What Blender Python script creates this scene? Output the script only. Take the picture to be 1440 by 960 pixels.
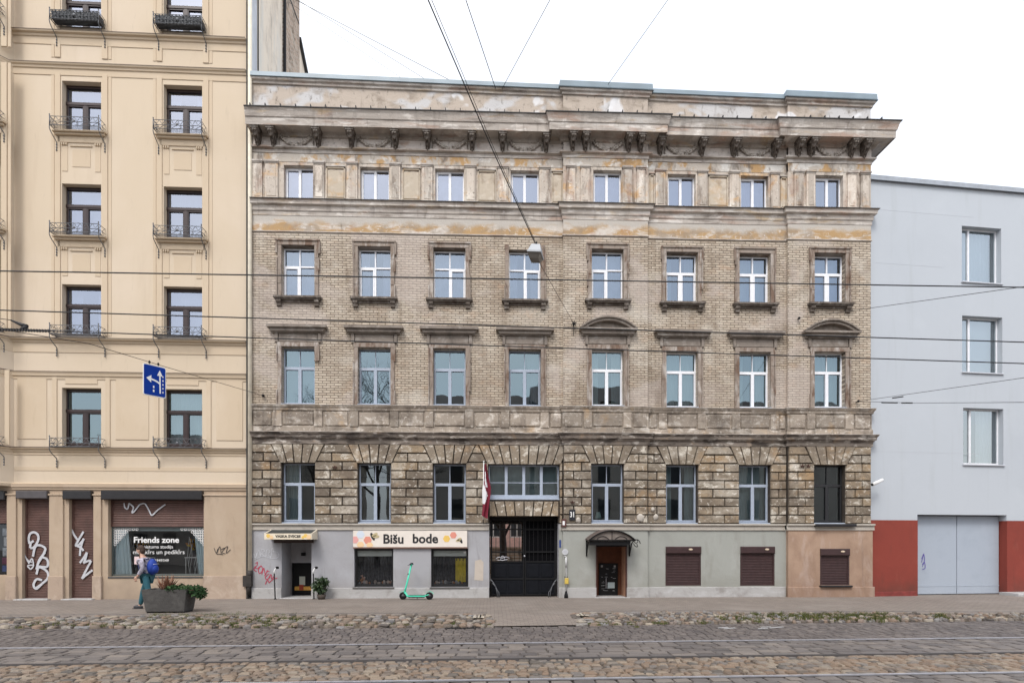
import bpy, bmesh, math, random
from mathutils import Vector, Matrix
random.seed(7)
R = math.radians
PI = math.pi
for o in list(bpy.data.objects): bpy.data.objects.remove(o)
S = bpy.context.scene
COL = S.collection
# ------------------------------------------------------------------ camera, light, exposure
CAM_D, CAM_H, FPX, PPX, HY, YAW = 20.0, 1.9, 820.0, 720.0, 762.0, 2.06
cs, sn = math.cos(R(YAW)), math.sin(R(YAW))
cd = bpy.data.cameras.new('camera'); cam = bpy.data.objects.new('camera', cd); COL.objects.link(cam)
cam.location = (0, -CAM_D, CAM_H); cam.rotation_euler = (R(90), 0, R(-YAW))
cd.sensor_fit = 'HORIZONTAL'; cd.sensor_width = 36; cd.lens = 36*FPX/1440; cd.shift_y = (HY-480)/1440
cd.clip_start = .1; cd.clip_end = 500
S.camera = cam
W = bpy.data.worlds.new('World'); S.world = W; W.use_nodes = True
wn = W.node_tree.nodes; wl = W.node_tree.links; wn.clear()
SUN_EL, SUN_AZ = 52, 200
sky = wn.new('ShaderNodeTexSky'); sky.sky_type = 'NISHITA'; sky.sun_disc = False
sky.sun_elevation = R(SUN_EL); sky.sun_rotation = R(SUN_AZ); sky.dust_density = 4
b1 = wn.new('ShaderNodeBackground'); b1.inputs['Strength'].default_value = .05
b2 = wn.new('ShaderNodeBackground'); b2.inputs['Strength'].default_value = .76
tc = wn.new('ShaderNodeTexCoord'); mp = wn.new('ShaderNodeMapping'); mp.inputs['Scale'].default_value = (1, 1, 3)
nz = wn.new('ShaderNodeTexNoise'); nz.inputs['Scale'].default_value = 1.6; nz.inputs['Detail'].default_value = 5
cr = wn.new('ShaderNodeValToRGB'); cr.color_ramp.elements[0].position = .35; cr.color_ramp.elements[0].color = (.80, .85, .95, 1)
cr.color_ramp.elements[1].position = .65; cr.color_ramp.elements[1].color = (1, 1, 1, 1)
ad = wn.new('ShaderNodeAddShader'); wo = wn.new('ShaderNodeOutputWorld')
wl.new(sky.outputs[0], b1.inputs[0]); wl.new(tc.outputs['Generated'], mp.inputs[0]); wl.new(mp.outputs[0], nz.inputs['Vector'])
wl.new(nz.outputs['Fac'], cr.inputs[0]); wl.new(cr.outputs[0], b2.inputs[0])
wl.new(b1.outputs[0], ad.inputs[0]); wl.new(b2.outputs[0], ad.inputs[1]); wl.new(ad.outputs[0], wo.inputs[0])
sl = bpy.data.lights.new('sun', 'SUN'); sl.energy = 1.2; sl.angle = R(18); sl.color = (1, .98, .95)
so = bpy.data.objects.new('sun', sl); COL.objects.link(so)
az = R(SUN_AZ); el = R(SUN_EL)
sdir = Vector((math.sin(az)*math.cos(el), math.cos(az)*math.cos(el), math.sin(el)))   # towards the sun
so.rotation_euler = sdir.to_track_quat('Z', 'Y').to_euler(); so.location = (0, -30, 40)
S.view_settings.view_transform = 'Standard'; S.view_settings.look = 'None'; S.view_settings.gamma = 1
S.view_settings.use_curve_mapping = False; S.view_settings.exposure = .66

# ------------------------------------------------------------------ photo -> place
class Plane:
    """vertical facade plane through (ox,oy), turned by th; off = metres out towards the street"""
    def __init__(s, ox, oy, th=0): s.ox, s.oy, s.th = ox, oy, th; s.c, s.s = math.cos(th), math.sin(th)
    def pt(s, px, py, off=0):
        t = (px-PPX)/FPX
        dx, dy = sn+t*cs, cs-t*sn                   # ray per unit depth
        nx, ny = s.s, -s.c                          # outward normal
        ox, oy = s.ox+nx*off, s.oy+ny*off
        k = ((ox-0)*nx+(oy+CAM_D)*ny)/(dx*nx+dy*ny)
        X, Y = dx*k, -CAM_D+dy*k
        u = (X-s.ox)*s.c+(Y-s.oy)*s.s
        return u, CAM_H+(HY-py)/FPX*k
    def u(s, px, off=0): return s.pt(px, HY, off)[0]
    def z(s, px, py, off=0): return s.pt(px, py, off)[1]
M0 = Plane(0, 0)
def G(px, py, z=0):
    k = FPX*(CAM_H-z)/(py-HY); t = (px-PPX)/FPX
    return Vector((k*(sn+t*cs), -CAM_D+k*(cs-t*sn), z))
def AIR(px, py, k):
    t = (px-PPX)/FPX
    return Vector((k*(sn+t*cs), -CAM_D+k*(cs-t*sn), CAM_H+(HY-py)/FPX*k))

# ------------------------------------------------------------------ mesh builder
class MB:
    def __init__(s): s.v = []; s.f = []; s.t = []; s.sm = []
    def face(s, pts, tone=.5, smooth=False):
        n = len(s.v); s.v += [tuple(p) for p in pts]; s.f.append(tuple(range(n, n+len(pts)))); s.t.append(tone); s.sm.append(smooth)
    def mesh(s, vs, fs, tone=.5, smooth=False):
        n = len(s.v); s.v += [tuple(p) for p in vs]
        for f in fs: s.f.append(tuple(i+n for i in f)); s.t.append(tone); s.sm.append(smooth)
    def box(s, x0, x1, y0, y1, z0, z1, tone=.5):
        if x0 > x1: x0, x1 = x1, x0
        if y0 > y1: y0, y1 = y1, y0
        if z0 > z1: z0, z1 = z1, z0
        v = [(x0,y0,z0),(x1,y0,z0),(x1,y1,z0),(x0,y1,z0),(x0,y0,z1),(x1,y0,z1),(x1,y1,z1),(x0,y1,z1)]
        s.mesh(v, [(0,3,2,1),(4,5,6,7),(0,1,5,4),(1,2,6,5),(2,3,7,6),(3,0,4,7)], tone)
    def bbox(s, x0, x1, y0, y1, z0, z1, b=.01, tone=.5):
        """box with chamfered front (-y) edges"""
        v = [(x0,y1,z0),(x1,y1,z0),(x1,y1,z1),(x0,y1,z1),(x0,y0+b,z0),(x1,y0+b,z0),(x1,y0+b,z1),(x0,y0+b,z1),
             (x0+b,y0,z0+b),(x1-b,y0,z0+b),(x1-b,y0,z1-b),(x0+b,y0,z1-b)]
        s.mesh(v, [(0,3,2,1),(0,1,5,4),(1,2,6,5),(2,3,7,6),(3,0,4,7),(4,5,9,8),(5,6,10,9),(6,7,11,10),(7,4,8,11),(8,9,10,11)], tone)
    def block(s, poly, y0, y1, b, tone=.5):
        """poly = convex (u,z) ccw seen from the street; wall side y1, face y0 (< y1), chamfer b"""
        n = len(poly); cx = sum(p[0] for p in poly)/n; cz = sum(p[1] for p in poly)/n
        v = [(p[0], y1, p[1]) for p in poly]
        w = max(max(abs(p[0]-cx) for p in poly), .001); h = max(max(abs(p[1]-cz) for p in poly), .001)
        v += [(cx+(p[0]-cx)*(1-b/w), y0, cz+(p[1]-cz)*(1-b/h)) for p in poly]
        s.mesh(v, [tuple(range(n, 2*n))]+[(i, (i+1) % n, n+(i+1) % n, n+i) for i in range(n)], tone)
    def prism(s, poly, y0, y1, tone=.5):
        n = len(poly); v = [(p[0], y0, p[1]) for p in poly]+[(p[0], y1, p[1]) for p in poly]
        s.mesh(v, [tuple(range(n)), tuple(range(2*n-1, n-1, -1))]+[(i, n+i, n+(i+1) % n, (i+1) % n) for i in range(n)], tone)
    def xprism(s, poly, x0, x1, tone=.5):
        """poly in (y,z)"""
        n = len(poly); v = [(x0, p[0], p[1]) for p in poly]+[(x1, p[0], p[1]) for p in poly]
        s.mesh(v, [tuple(range(n)), tuple(range(2*n-1, n-1, -1))]+[(i, n+i, n+(i+1) % n, (i+1) % n) for i in range(n)], tone)
    def tube(s, pts, r, n=6, tone=.5, cap=True):
        pts = [Vector(p) for p in pts]; rs = r if isinstance(r, (list, tuple)) else [r]*len(pts)
        vs = []; fs = []; up = None
        for i, p in enumerate(pts):
            d = (pts[min(i+1, len(pts)-1)]-pts[max(i-1, 0)]).normalized()
            if up is None:
                up = Vector((0, 0, 1)) if abs(d.z) < .9 else Vector((0, 1, 0))
            a = d.cross(up).normalized(); up = a.cross(d).normalized()
            for k in range(n):
                q = 2*PI*k/n; vs.append(p+a*math.cos(q)*rs[i]+up*math.sin(q)*rs[i])
        for i in range(len(pts)-1):
            for k in range(n): fs.append((i*n+k, i*n+(k+1) % n, (i+1)*n+(k+1) % n, (i+1)*n+k))
        s.mesh(vs, fs, tone, True)
        if cap:
            s.mesh(vs[:n], [tuple(range(n-1, -1, -1))], tone); s.mesh(vs[-n:], [tuple(range(n))], tone)
    def ball(s, c, r, seg=8, rings=6, tone=.5, jit=0, rnd=None):
        rx, ry, rz = r if isinstance(r, (tuple, list)) else (r, r, r)
        vs = []; fs = []
        for i in range(rings+1):
            a = PI*i/rings
            for k in range(seg):
                b = 2*PI*k/seg; q = 1+(rnd.uniform(-jit, jit) if rnd else 0)
                vs.append((c[0]+rx*q*math.sin(a)*math.cos(b), c[1]+ry*q*math.sin(a)*math.sin(b), c[2]+rz*q*math.cos(a)))
        for i in range(rings):
            for k in range(seg): fs.append((i*seg+k, (i+1)*seg+k, (i+1)*seg+(k+1) % seg, i*seg+(k+1) % seg))
        s.mesh(vs, fs, tone, True)
    def lathe(s, prof, c=(0, 0, 0), n=16, axis='z', tone=.5):
        vs = []; fs = []
        for (r, h) in prof:
            for k in range(n):
                a = 2*PI*k/n; x, y = r*math.cos(a), r*math.sin(a)
                if axis == 'z': p = (x, y, h)
                elif axis == 'y': p = (x, h, y)
                else: p = (h, x, y)
                vs.append((c[0]+p[0], c[1]+p[1], c[2]+p[2]))
        for i in range(len(prof)-1):
            for k in range(n): fs.append((i*n+k, i*n+(k+1) % n, (i+1)*n+(k+1) % n, (i+1)*n+k))
        s.mesh(vs, fs, tone, True)
    def wall(s, u0, u1, z0, z1, y, ops=(), rev=.22, tone=.5):
        us = sorted({u0, u1} | {v for o in ops for v in (o[0], o[1]) if u0 < v < u1})
        zs = sorted({z0, z1} | {v for o in ops for v in (o[2], o[3]) if z0 < v < z1})
        for i in range(len(us)-1):
            for j in range(len(zs)-1):
                cu, cz = (us[i]+us[i+1])/2, (zs[j]+zs[j+1])/2
                if any(o[0] < cu < o[1] and o[2] < cz < o[3] for o in ops): continue
                s.face([(us[i], y, zs[j]), (us[i+1], y, zs[j]), (us[i+1], y, zs[j+1]), (us[i], y, zs[j+1])], tone)
        for o in ops:
            a, b, c, d = max(o[0], u0), min(o[1], u1), max(o[2], z0), min(o[3], z1)
            if a >= b or c >= d: continue
            r = o[4] if len(o) > 4 else rev
            s.face([(a, y, c), (a, y, d), (a, y+r, d), (a, y+r, c)], tone); s.face([(b, y, d), (b, y, c), (b, y+r, c), (b, y+r, d)], tone)
            if o[3] <= z1: s.face([(a, y, d), (b, y, d), (b, y+r, d), (a, y+r, d)], tone)
            if o[2] >= z0: s.face([(b, y, c), (a, y, c), (a, y+r, c), (b, y+r, c)], tone)
    def build(s, name, mat, parent=None, loc=(0, 0, 0), mats=None):
        me = bpy.data.meshes.new(name); me.from_pydata(s.v, [], s.f); me.update()
        a = me.attributes.new('tone', 'FLOAT', 'FACE'); a.data.foreach_set('value', s.t)
        me.polygons.foreach_set('use_smooth', s.sm)
        me.materials.append(mat)
        bm = bmesh.new(); bm.from_mesh(me); bmesh.ops.remove_doubles(bm, verts=bm.verts, dist=1e-5); bm.to_mesh(me); bm.free()
        o = bpy.data.objects.new(name, me); COL.objects.link(o); o.location = loc
        if parent: o.parent = parent
        return o
def tag(o, label=None, cat=None, group=None, kind=None):
    if label: o['label'] = label
    if cat: o['category'] = cat
    if group: o['group'] = group
    if kind: o['kind'] = kind
    return o
def thing(name, label, cat, loc=(0, 0, 0), rz=0, group=None):
    o = bpy.data.objects.new(name, None); COL.objects.link(o); o.location = loc; o.rotation_euler = (0, 0, rz)
    o.empty_display_size = .2
    return tag(o, label, cat, group)
def inst(o, loc=None, parent=None):
    c = o.copy(); COL.objects.link(c); c.parent = parent if parent is not None else o.parent
    if loc is not None: c.location = loc
    for ch in [x for x in bpy.data.objects if x.parent == o]: inst(ch, None, c)
    return c

# ------------------------------------------------------------------ materials
def nodes(name):
    m = bpy.data.materials.new(name); m.use_nodes = True; nt = m.node_tree; nt.nodes.clear(); return m, nt.nodes, nt.links
def simple(name, col, rough=.6, metal=0, spec=.5, noise=0, nscale=6):
    m, n, l = nodes(name); b = n.new('ShaderNodeBsdfPrincipled'); o = n.new('ShaderNodeOutputMaterial'); l.new(b.outputs[0], o.inputs[0])
    b.inputs['Base Color'].default_value = (*col, 1); b.inputs['Roughness'].default_value = rough; b.inputs['Metallic'].default_value = metal
    b.inputs['Specular IOR Level'].default_value = spec
    if noise:
        t = n.new('ShaderNodeTexCoord'); z = n.new('ShaderNodeTexNoise'); z.inputs['Scale'].default_value = nscale; z.inputs['Detail'].default_value = 6
        l.new(t.outputs['Object'], z.inputs['Vector'])
        mr = n.new('ShaderNodeMapRange'); mr.inputs[1].default_value = .3; mr.inputs[2].default_value = .7; mr.inputs[3].default_value = 1-noise; mr.inputs[4].default_value = 1+noise
        l.new(z.outputs['Fac'], mr.inputs[0])
        mx = n.new('ShaderNodeMix'); mx.data_type = 'RGBA'; mx.blend_type = 'MULTIPLY'; mx.inputs[0].default_value = 1
        mx.inputs[6].default_value = (*col, 1); l.new(mr.outputs[0], mx.inputs[7]); l.new(mx.outputs[2], b.inputs['Base Color'])
    return m
GAIN = {'cream_yellow_stucco': (.85,.86,.875), 'cream_yellow_trim': (.86,.86,.87), 'pale_grey_render': (.88,.90,.88), 'grey_render': (.72,.735,.78), 'greenish_render': (.79,.79,.80),
    'terracotta_render': (.73,.78,.87), 'beige_shop_render': (.87,.88,.90), 'field_stones': (.84,.82,.80), 'small_concrete_pavers': (.78,.745,.71), 'galvanised_door': (.86,.885,.905), 'scuffed_footing': (.86,.87,.9),
    'road_setts_stone': (.72,.68,.63), 'track_setts_stone': (.74,.69,.64), 'rough_cobbles_stone': (.66,.65,.62), 'cream_moulding': (.85,.86,.9), 'brick_red_render': (.78,.88,.88), 'patched_parapet': (1.16,1.16,1.17), 'yellow_brick_weathered': (1.08,1.07,1.05), 'attic_stucco': (1.14,1.14,1.13), 'soot_stained_cornice': (1.1,1.1,1.1), 'sooty_belt': (1.15,1.14,1.12), 'rusticated_stone': (1.1,1.09,1.06), 'exposed_aggregate': (.72,.72,.72)}
def weathered(name, base, layers=(), rough=.9, bump=.15, bscale=40, tone=0, brick=None, geo=None, tonecols=None, spec=.25, zmix=None):
    """layers: (colour, scale(x,y,z), lo, hi, strength, seed, detail)"""
    gk = GAIN.get(name, (1, 1, 1)); mul = lambda c: tuple(min(.95, a*b) for a, b in zip(c, gk))
    base = mul(base); layers = [(mul(L[0]),)+tuple(L[1:]) for L in layers]
    if tonecols: tonecols = [mul(c) for c in tonecols]
    if brick: brick = dict(brick, c1=mul(brick['c1']), c2=mul(brick['c2']), mc=mul(brick['mc']))
    m, n, l = nodes(name); b = n.new('ShaderNodeBsdfPrincipled'); o = n.new('ShaderNodeOutputMaterial'); l.new(b.outputs[0], o.inputs[0])
    b.inputs['Roughness'].default_value = rough; b.inputs['Specular IOR Level'].default_value = spec
    t = n.new('ShaderNodeTexCoord'); oc = t.outputs['Object']
    rgb = n.new('ShaderNodeRGB'); rgb.outputs[0].default_value = (*base, 1); cur = rgb.outputs[0]
    hb = None
    if tonecols:
        at = n.new('ShaderNodeAttribute'); at.attribute_name = 'tone'
        rp = n.new('ShaderNodeValToRGB'); els = rp.color_ramp.elements
        while len(els) < len(tonecols): els.new(.5)
        for i, c in enumerate(tonecols): els[i].position = i/(len(tonecols)-1); els[i].color = (*c, 1)
        l.new(at.outputs['Fac'], rp.inputs[0]); cur = rp.outputs[0]
    if brick:
        sx = n.new('ShaderNodeSeparateXYZ'); cx = n.new('ShaderNodeCombineXYZ'); l.new(oc, sx.inputs[0])
        l.new(sx.outputs[0], cx.inputs[0]); l.new(sx.outputs[brick.get('v', 2)], cx.inputs[1])
        # slight waviness so the courses are not ruler straight
        wz = n.new('ShaderNodeTexNoise'); wz.inputs['Scale'].default_value = 2.2; l.new(oc, wz.inputs['Vector'])
        ws = n.new('ShaderNodeVectorMath'); ws.operation = 'MULTIPLY_ADD'; ws.inputs[1].default_value = (.03, .03, 0)
        l.new(wz.outputs['Color'], ws.inputs[0]); l.new(cx.outputs[0], ws.inputs[2])
        br = n.new('ShaderNodeTexBrick'); l.new(ws.outputs[0], br.inputs['Vector']); br.inputs['Scale'].default_value = 1
        br.inputs['Brick Width'].default_value = brick['w']; br.inputs['Row Height'].default_value = brick['h']
        br.inputs['Mortar Size'].default_value = brick['m']; br.inputs['Mortar Smooth'].default_value = .3; br.inputs['Bias'].default_value = 0
        br.inputs['Color1'].default_value = (*brick['c1'], 1); br.inputs['Color2'].default_value = (*brick['c2'], 1); br.inputs['Mortar'].default_value = (*brick['mc'], 1)
        cur = br.outputs['Color']; hb = br.outputs['Fac']
    for i, L in enumerate(layers):
        col, sc, lo, hi, st, seed = L[:6]; det = L[6] if len(L) > 6 else 6
        mp = n.new('ShaderNodeMapping'); mp.inputs['Scale'].default_value = sc; mp.inputs['Location'].default_value = (seed*3.7, seed*1.9, seed*5.3)
        z = n.new('ShaderNodeTexNoise'); z.inputs['Scale'].default_value = 1; z.inputs['Detail'].default_value = det; z.inputs['Roughness'].default_value = .62
        z.inputs['Distortion'].default_value = .4
        l.new(oc, mp.inputs[0]); l.new(mp.outputs[0], z.inputs['Vector'])
        mr = n.new('ShaderNodeMapRange'); mr.inputs[1].default_value = lo; mr.inputs[2].default_value = hi; mr.inputs[4].default_value = st
        l.new(z.outputs['Fac'], mr.inputs[0])
        mx = n.new('ShaderNodeMix'); mx.data_type = 'RGBA'; l.new(mr.outputs[0], mx.inputs[0]); l.new(cur, mx.inputs[6]); mx.inputs[7].default_value = (*col, 1)
        cur = mx.outputs[2]
    if zmix:   # a stain that starts at a ragged height
        zc, z0_, z1_, amp = zmix[:4]; zs = zmix[4] if len(zmix) > 4 else 1
        sx2 = n.new('ShaderNodeSeparateXYZ'); l.new(oc, sx2.inputs[0])
        m1 = n.new('ShaderNodeMapRange'); m1.clamp = False; m1.inputs[1].default_value = z0_; m1.inputs[2].default_value = z1_; l.new(sx2.outputs[2], m1.inputs[0])
        zn = n.new('ShaderNodeTexNoise'); zn.inputs['Scale'].default_value = 1.9; zn.inputs['Detail'].default_value = 6; l.new(oc, zn.inputs['Vector'])
        m3 = n.new('ShaderNodeMath'); m3.operation = 'SUBTRACT'; m3.inputs[1].default_value = .5; l.new(zn.outputs['Fac'], m3.inputs[0])
        m4 = n.new('ShaderNodeMath'); m4.operation = 'MULTIPLY_ADD'; m4.use_clamp = True; m4.inputs[1].default_value = amp; l.new(m3.outputs[0], m4.inputs[0]); l.new(m1.outputs[0], m4.inputs[2])
        mx = n.new('ShaderNodeMix'); mx.data_type = 'RGBA'; m5 = n.new('ShaderNodeMath'); m5.operation = 'MULTIPLY'; m5.inputs[1].default_value = zs; l.new(m4.outputs[0], m5.inputs[0]); l.new(m5.outputs[0], mx.inputs[0]); l.new(cur, mx.inputs[6]); mx.inputs[7].default_value = (*zc, 1); cur = mx.outputs[2]
    if tone:
        at = n.new('ShaderNodeAttribute'); at.attribute_name = 'tone'
        mr = n.new('ShaderNodeMapRange'); mr.inputs[3].default_value = 1-tone; mr.inputs[4].default_value = 1+tone; l.new(at.outputs['Fac'], mr.inputs[0])
        mx = n.new('ShaderNodeMix'); mx.data_type = 'RGBA'; mx.blend_type = 'MULTIPLY'; mx.inputs[0].default_value = 1
        l.new(cur, mx.inputs[6]); l.new(mr.outputs[0], mx.inputs[7]); cur = mx.outputs[2]
    if geo:   # occlusion node, linked to nothing and adding no colour
        ao = n.new('ShaderNodeAmbientOcclusion')
    l.new(cur, b.inputs['Base Color'])
    if bump:
        z = n.new('ShaderNodeTexNoise'); z.inputs['Scale'].default_value = bscale; z.inputs['Detail'].default_value = 5; l.new(oc, z.inputs['Vector'])
        z2 = n.new('ShaderNodeTexNoise'); z2.inputs['Scale'].default_value = bscale/6; z2.inputs['Detail'].default_value = 3; l.new(oc, z2.inputs['Vector'])
        ma = n.new('ShaderNodeMath'); ma.operation = 'MULTIPLY_ADD'; ma.inputs[1].default_value = 1.5; l.new(z2.outputs['Fac'], ma.inputs[0]); l.new(z.outputs['Fac'], ma.inputs[2])
        h = ma.outputs[0]
        if hb:
            m2 = n.new('ShaderNodeMath'); m2.operation = 'MULTIPLY_ADD'; m2.inputs[1].default_value = -1.2; l.new(hb, m2.inputs[0]); l.new(h, m2.inputs[2]); h = m2.outputs[0]
        bp = n.new('ShaderNodeBump'); bp.inputs['Strength'].default_value = bump; bp.inputs['Distance'].default_value = .02
        l.new(h, bp.inputs['Height']); l.new(bp.outputs[0], b.inputs['Normal'])
    return m
def glass(name, refl, tint=(.86, .93, 1), wob=.008, dark=None):
    m, n, l = nodes(name); o = n.new('ShaderNodeOutputMaterial'); g = n.new('ShaderNodeBsdfGlossy'); t = n.new('ShaderNodeBsdfTransparent'); mx = n.new('ShaderNodeMixShader')
    g.inputs['Color'].default_value = (*tint, 1); g.inputs['Roughness'].default_value = .01
    t.inputs['Color'].default_value = (*(dark or (.72, .78, .82)), 1)
    f = n.new('ShaderNodeFresnel'); f.inputs['IOR'].default_value = 1.5
    a = n.new('ShaderNodeMath'); a.operation = 'ADD'; a.inputs[1].default_value = refl; a.use_clamp = True; l.new(f.outputs[0], a.inputs[0])
    l.new(a.outputs[0], mx.inputs[0]); l.new(t.outputs[0], mx.inputs[1]); l.new(g.outputs[0], mx.inputs[2]); l.new(mx.outputs[0], o.inputs[0])
    tc = n.new('ShaderNodeTexCoord'); z = n.new('ShaderNodeTexNoise'); z.inputs['Scale'].default_value = 1.6; z.inputs['Detail'].default_value = 1
    l.new(tc.outputs['Object'], z.inputs['Vector']); bp = n.new('ShaderNodeBump'); bp.inputs['Strength'].default_value = wob*6; bp.inputs['Distance'].default_value = .05
    l.new(z.outputs['Fac'], bp.inputs['Height']); l.new(bp.outputs[0], g.inputs['Normal'])
    return m

V3 = lambda a: (a, a, a)
SOOT = (.075, .06, .05)
brick_m = weathered('yellow_brick_weathered', (0,0,0), [
    ((.58,.54,.48), (.55,.55,.8), .52, .70, .6, 1), ((.22,.17,.125), (.45,.45,.4), .50, .68, .6, 2), ((.48,.31,.2), (1.4,1.4,2.5), .56, .74, .35, 3),
    ((.17,.125,.085), (2.2,2.2,.28), .55, .78, .6, 4), ((.62,.57,.5), (11,11,11), .6, .72, .55, 5), ((.16,.12,.085), (9,9,16), .60, .70, .75, 6), ((.50,.44,.41), (.35,.35,.5), .52, .60, .45, 7, 3), ((.13,.10,.075), (.5,.5,.35), .58, .72, .6, 8)],
    brick=dict(w=.265, h=.083, m=.013, c1=(.545,.475,.385), c2=(.405,.34,.27), mc=(.17,.14,.115)), bump=.8, bscale=35)
plast_l = [((.62,.58,.52), (.9,.9,1.5), .5, .66, .75, 11), ((.20,.155,.115), (1.1,1.1,2.2), .5, .7, .75, 12), ((.52,.31,.13), (.9,.9,1.6), .57, .7, .55, 13),
    (SOOT, (2.6,2.6,.5), .53, .76, .7, 14), ((.66,.63,.58), (9,9,9), .6, .7, .6, 15), ((.10,.08,.06), (11,11,14), .6, .72, .7, 16)]
plaster_m = weathered('weathered_stucco', (.40,.345,.28), plast_l, bump=.5, bscale=22, tone=.12)
attic_m = weathered('attic_stucco', (.46,.405,.35), [((.66,.62,.56), (1.1,1.1,1.1), .5, .66, .7, 21), ((.52,.31,.125), (1.2,1.2,1.7), .54, .68, .8, 22),
    ((.28,.16,.115), (2.4,2.4,.9), .54, .68, .55, 23), ((.13,.10,.08), (3.4,3.4,.7), .52, .68, .8, 24), ((.70,.66,.6), (10,10,10), .6, .7, .6, 25), ((.12,.09,.07), (13,13,13), .58, .68, .7, 26)], bump=.6, bscale=22, tone=.22)
ochre_m = weathered('ochre_frieze', (.43,.285,.145), [((.60,.56,.51), (.75,.75,2.6), .49, .58, .9, 31), ((.40,.19,.10), (2.5,2.5,1.4), .56, .72, .5, 32),
    ((.30,.24,.18), (1.6,1.6,2.4), .50, .62, .7, 33), ((.68,.64,.59), (8,8,8), .58, .68, .7, 34), ((.12,.09,.07), (3.5,3.5,.8), .6, .76, .7, 35)], bump=.5, bscale=22, zmix=((.47,.435,.39), 12.62, 12.80, 3.2))
cornice_m = weathered('soot_stained_cornice', (.40,.36,.32), [((.60,.57,.53), (.6,.6,1.6), .52, .66, .75, 41), ((.33,.19,.13), (.7,.7,4), .54, .66, .55, 42), ((.46,.33,.18), (.8,.8,4), .58, .68, .55, 43), ((.66,.62,.57), (1.6,1.6,5), .56, .64, .7, 47),
    ((.17,.14,.12), (.9,.9,6), .52, .68, .7, 44), ((.12,.095,.08), (4,4,.8), .54, .76, .6, 45), ((.62,.58,.54), (9,9,9), .62, .72, .5, 46)], bump=.5, bscale=20, tone=.1)
parapet_m = weathered('patched_parapet', (.42,.36,.30), [((.48,.475,.47), (.45,.45,.7), .50, .54, .9, 51, 3), ((.22,.18,.14), (1.3,1.3,2.6), .52, .68, .75, 52), ((.09,.075,.06), (7,7,4), .58, .7, .75, 53),
    ((.66,.66,.66), (.5,.5,.6), .58, .61, .8, 54, 3), ((.13,.10,.08), (3,3,.8), .56, .76, .5, 55)], bump=.5, bscale=22)
frieze_m = weathered('console_frieze', (.64,.58,.53), [((.72,.68,.64), (1.4,1.4,1.4), .5, .66, .6, 61), ((.20,.165,.14), (2.2,2.2,1.6), .52, .72, .65, 62), ((.35,.2,.13), (1.6,1.6,3), .57, .7, .5, 63), ((.07,.055,.045), (5,5,5), .56, .72, .6, 64)], bump=.5, bscale=22)
orn_m = weathered('blackened_ornament', (.15,.125,.105), [((.36,.33,.30), (6,6,6), .5, .66, .6, 71), ((.07,.055,.045), (4,4,4), .46, .66, .8, 72)], bump=.6, bscale=30)
stone_m = weathered('rusticated_stone', (.3,.25,.2), [((.52,.48,.42), (.8,.8,1.6), .52, .66, .6, 87), ((.60,.56,.49), (2.4,2.4,3.2), .56, .63, .8, 81), ((.12,.095,.075), (1.0,1.0,1.6), .47, .64, .7, 82), ((.40,.25,.12), (.8,.8,1.1), .56, .70, .5, 83),
    ((.66,.62,.56), (7,7,9), .58, .67, .85, 84), ((.085,.066,.05), (2.4,2.4,.6), .53, .74, .65, 85), ((.09,.07,.055), (16,16,16), .56, .68, .7, 86)], bump=.7, bscale=18,
    tonecols=[(.165,.138,.112), (.21,.178,.14), (.245,.205,.16), (.29,.222,.15), (.34,.30,.25)])
belt_m = weathered('sooty_belt', (.28,.24,.2), [((.56,.52,.47), (2.4,2.4,3.2), .53, .64, .75, 91), ((.10,.08,.065), (1.4,1.4,2.4), .47, .68, .75, 92), ((.46,.30,.15), (1.5,1.5,1.5), .58, .72, .5, 93),
    ((.62,.58,.52), (11,11,11), .58, .68, .7, 94), ((.07,.055,.045), (3.4,3.4,.8), .54, .74, .65, 95)], bump=.6, bscale=20, tone=.22)
surround_m = weathered('flaking_window_surround', (.30,.25,.21), [((.50,.46,.42), (3.5,3.5,1.4), .53, .64, .75, 101), ((.15,.09,.06), (6,6,1.6), .48, .62, .8, 102), ((.09,.07,.055), (7,7,2), .55, .73, .6, 103)], bump=.5, bscale=26)
plinth_m = weathered('grey_render', (.50,.49,.485), [((.40,.385,.37), (.7,.7,.7), .5, .7, .45, 111), ((.58,.575,.57), (.9,.9,.5), .52, .68, .5, 112), ((.32,.30,.27), (2.2,2.2,.6), .58, .8, .35, 113), ((.36,.33,.3), (6,6,6), .62, .74, .35, 114), ((.25,.23,.21), (5,5,.7), .6, .74, .4, 115)], bump=.15, bscale=45, zmix=((.24,.215,.19), 1.0, -.1, 1.6, .5))
plinth2_m = weathered('greenish_render', (.42,.43,.39), [((.33,.335,.30), (.8,.8,.7), .5, .7, .45, 121), ((.52,.52,.49), (1.1,1.1,.6), .54, .7, .5, 122), ((.28,.27,.23), (2.4,2.4,.6), .56, .74, .45, 123)], bump=.15, bscale=45, zmix=((.22,.205,.17), 1.0, -.1, 1.6, .5))
plinth3_m = weathered('terracotta_render', (.53,.345,.225), [((.40,.25,.16), (1.6,1.6,1.0), .46, .62, .7, 131), ((.64,.47,.36), (2.4,2.4,.9), .52, .64, .6, 132), ((.30,.20,.14), (3,3,.5), .54, .7, .6, 133)], bump=.2, bscale=45, zmix=((.22,.14,.10), 1.3, 0, 1.8, .55))
plinth_low_m = weathered('scuffed_footing', (.47,.455,.43), [((.60,.59,.57), (1.6,1.6,3), .52, .66, .6, 141), ((.27,.245,.215), (1.8,1.8,2.6), .52, .7, .65, 142), ((.16,.14,.12), (4,4,3), .6, .74, .5, 143)], bump=.25, bscale=35)
cream_m = weathered('cream_moulding', (.55,.50,.42), [((.36,.32,.27), (2,2,4), .5, .7, .5, 151), ((.25,.22,.18), (5,5,2), .58, .74, .4, 152)], bump=.15)
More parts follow.
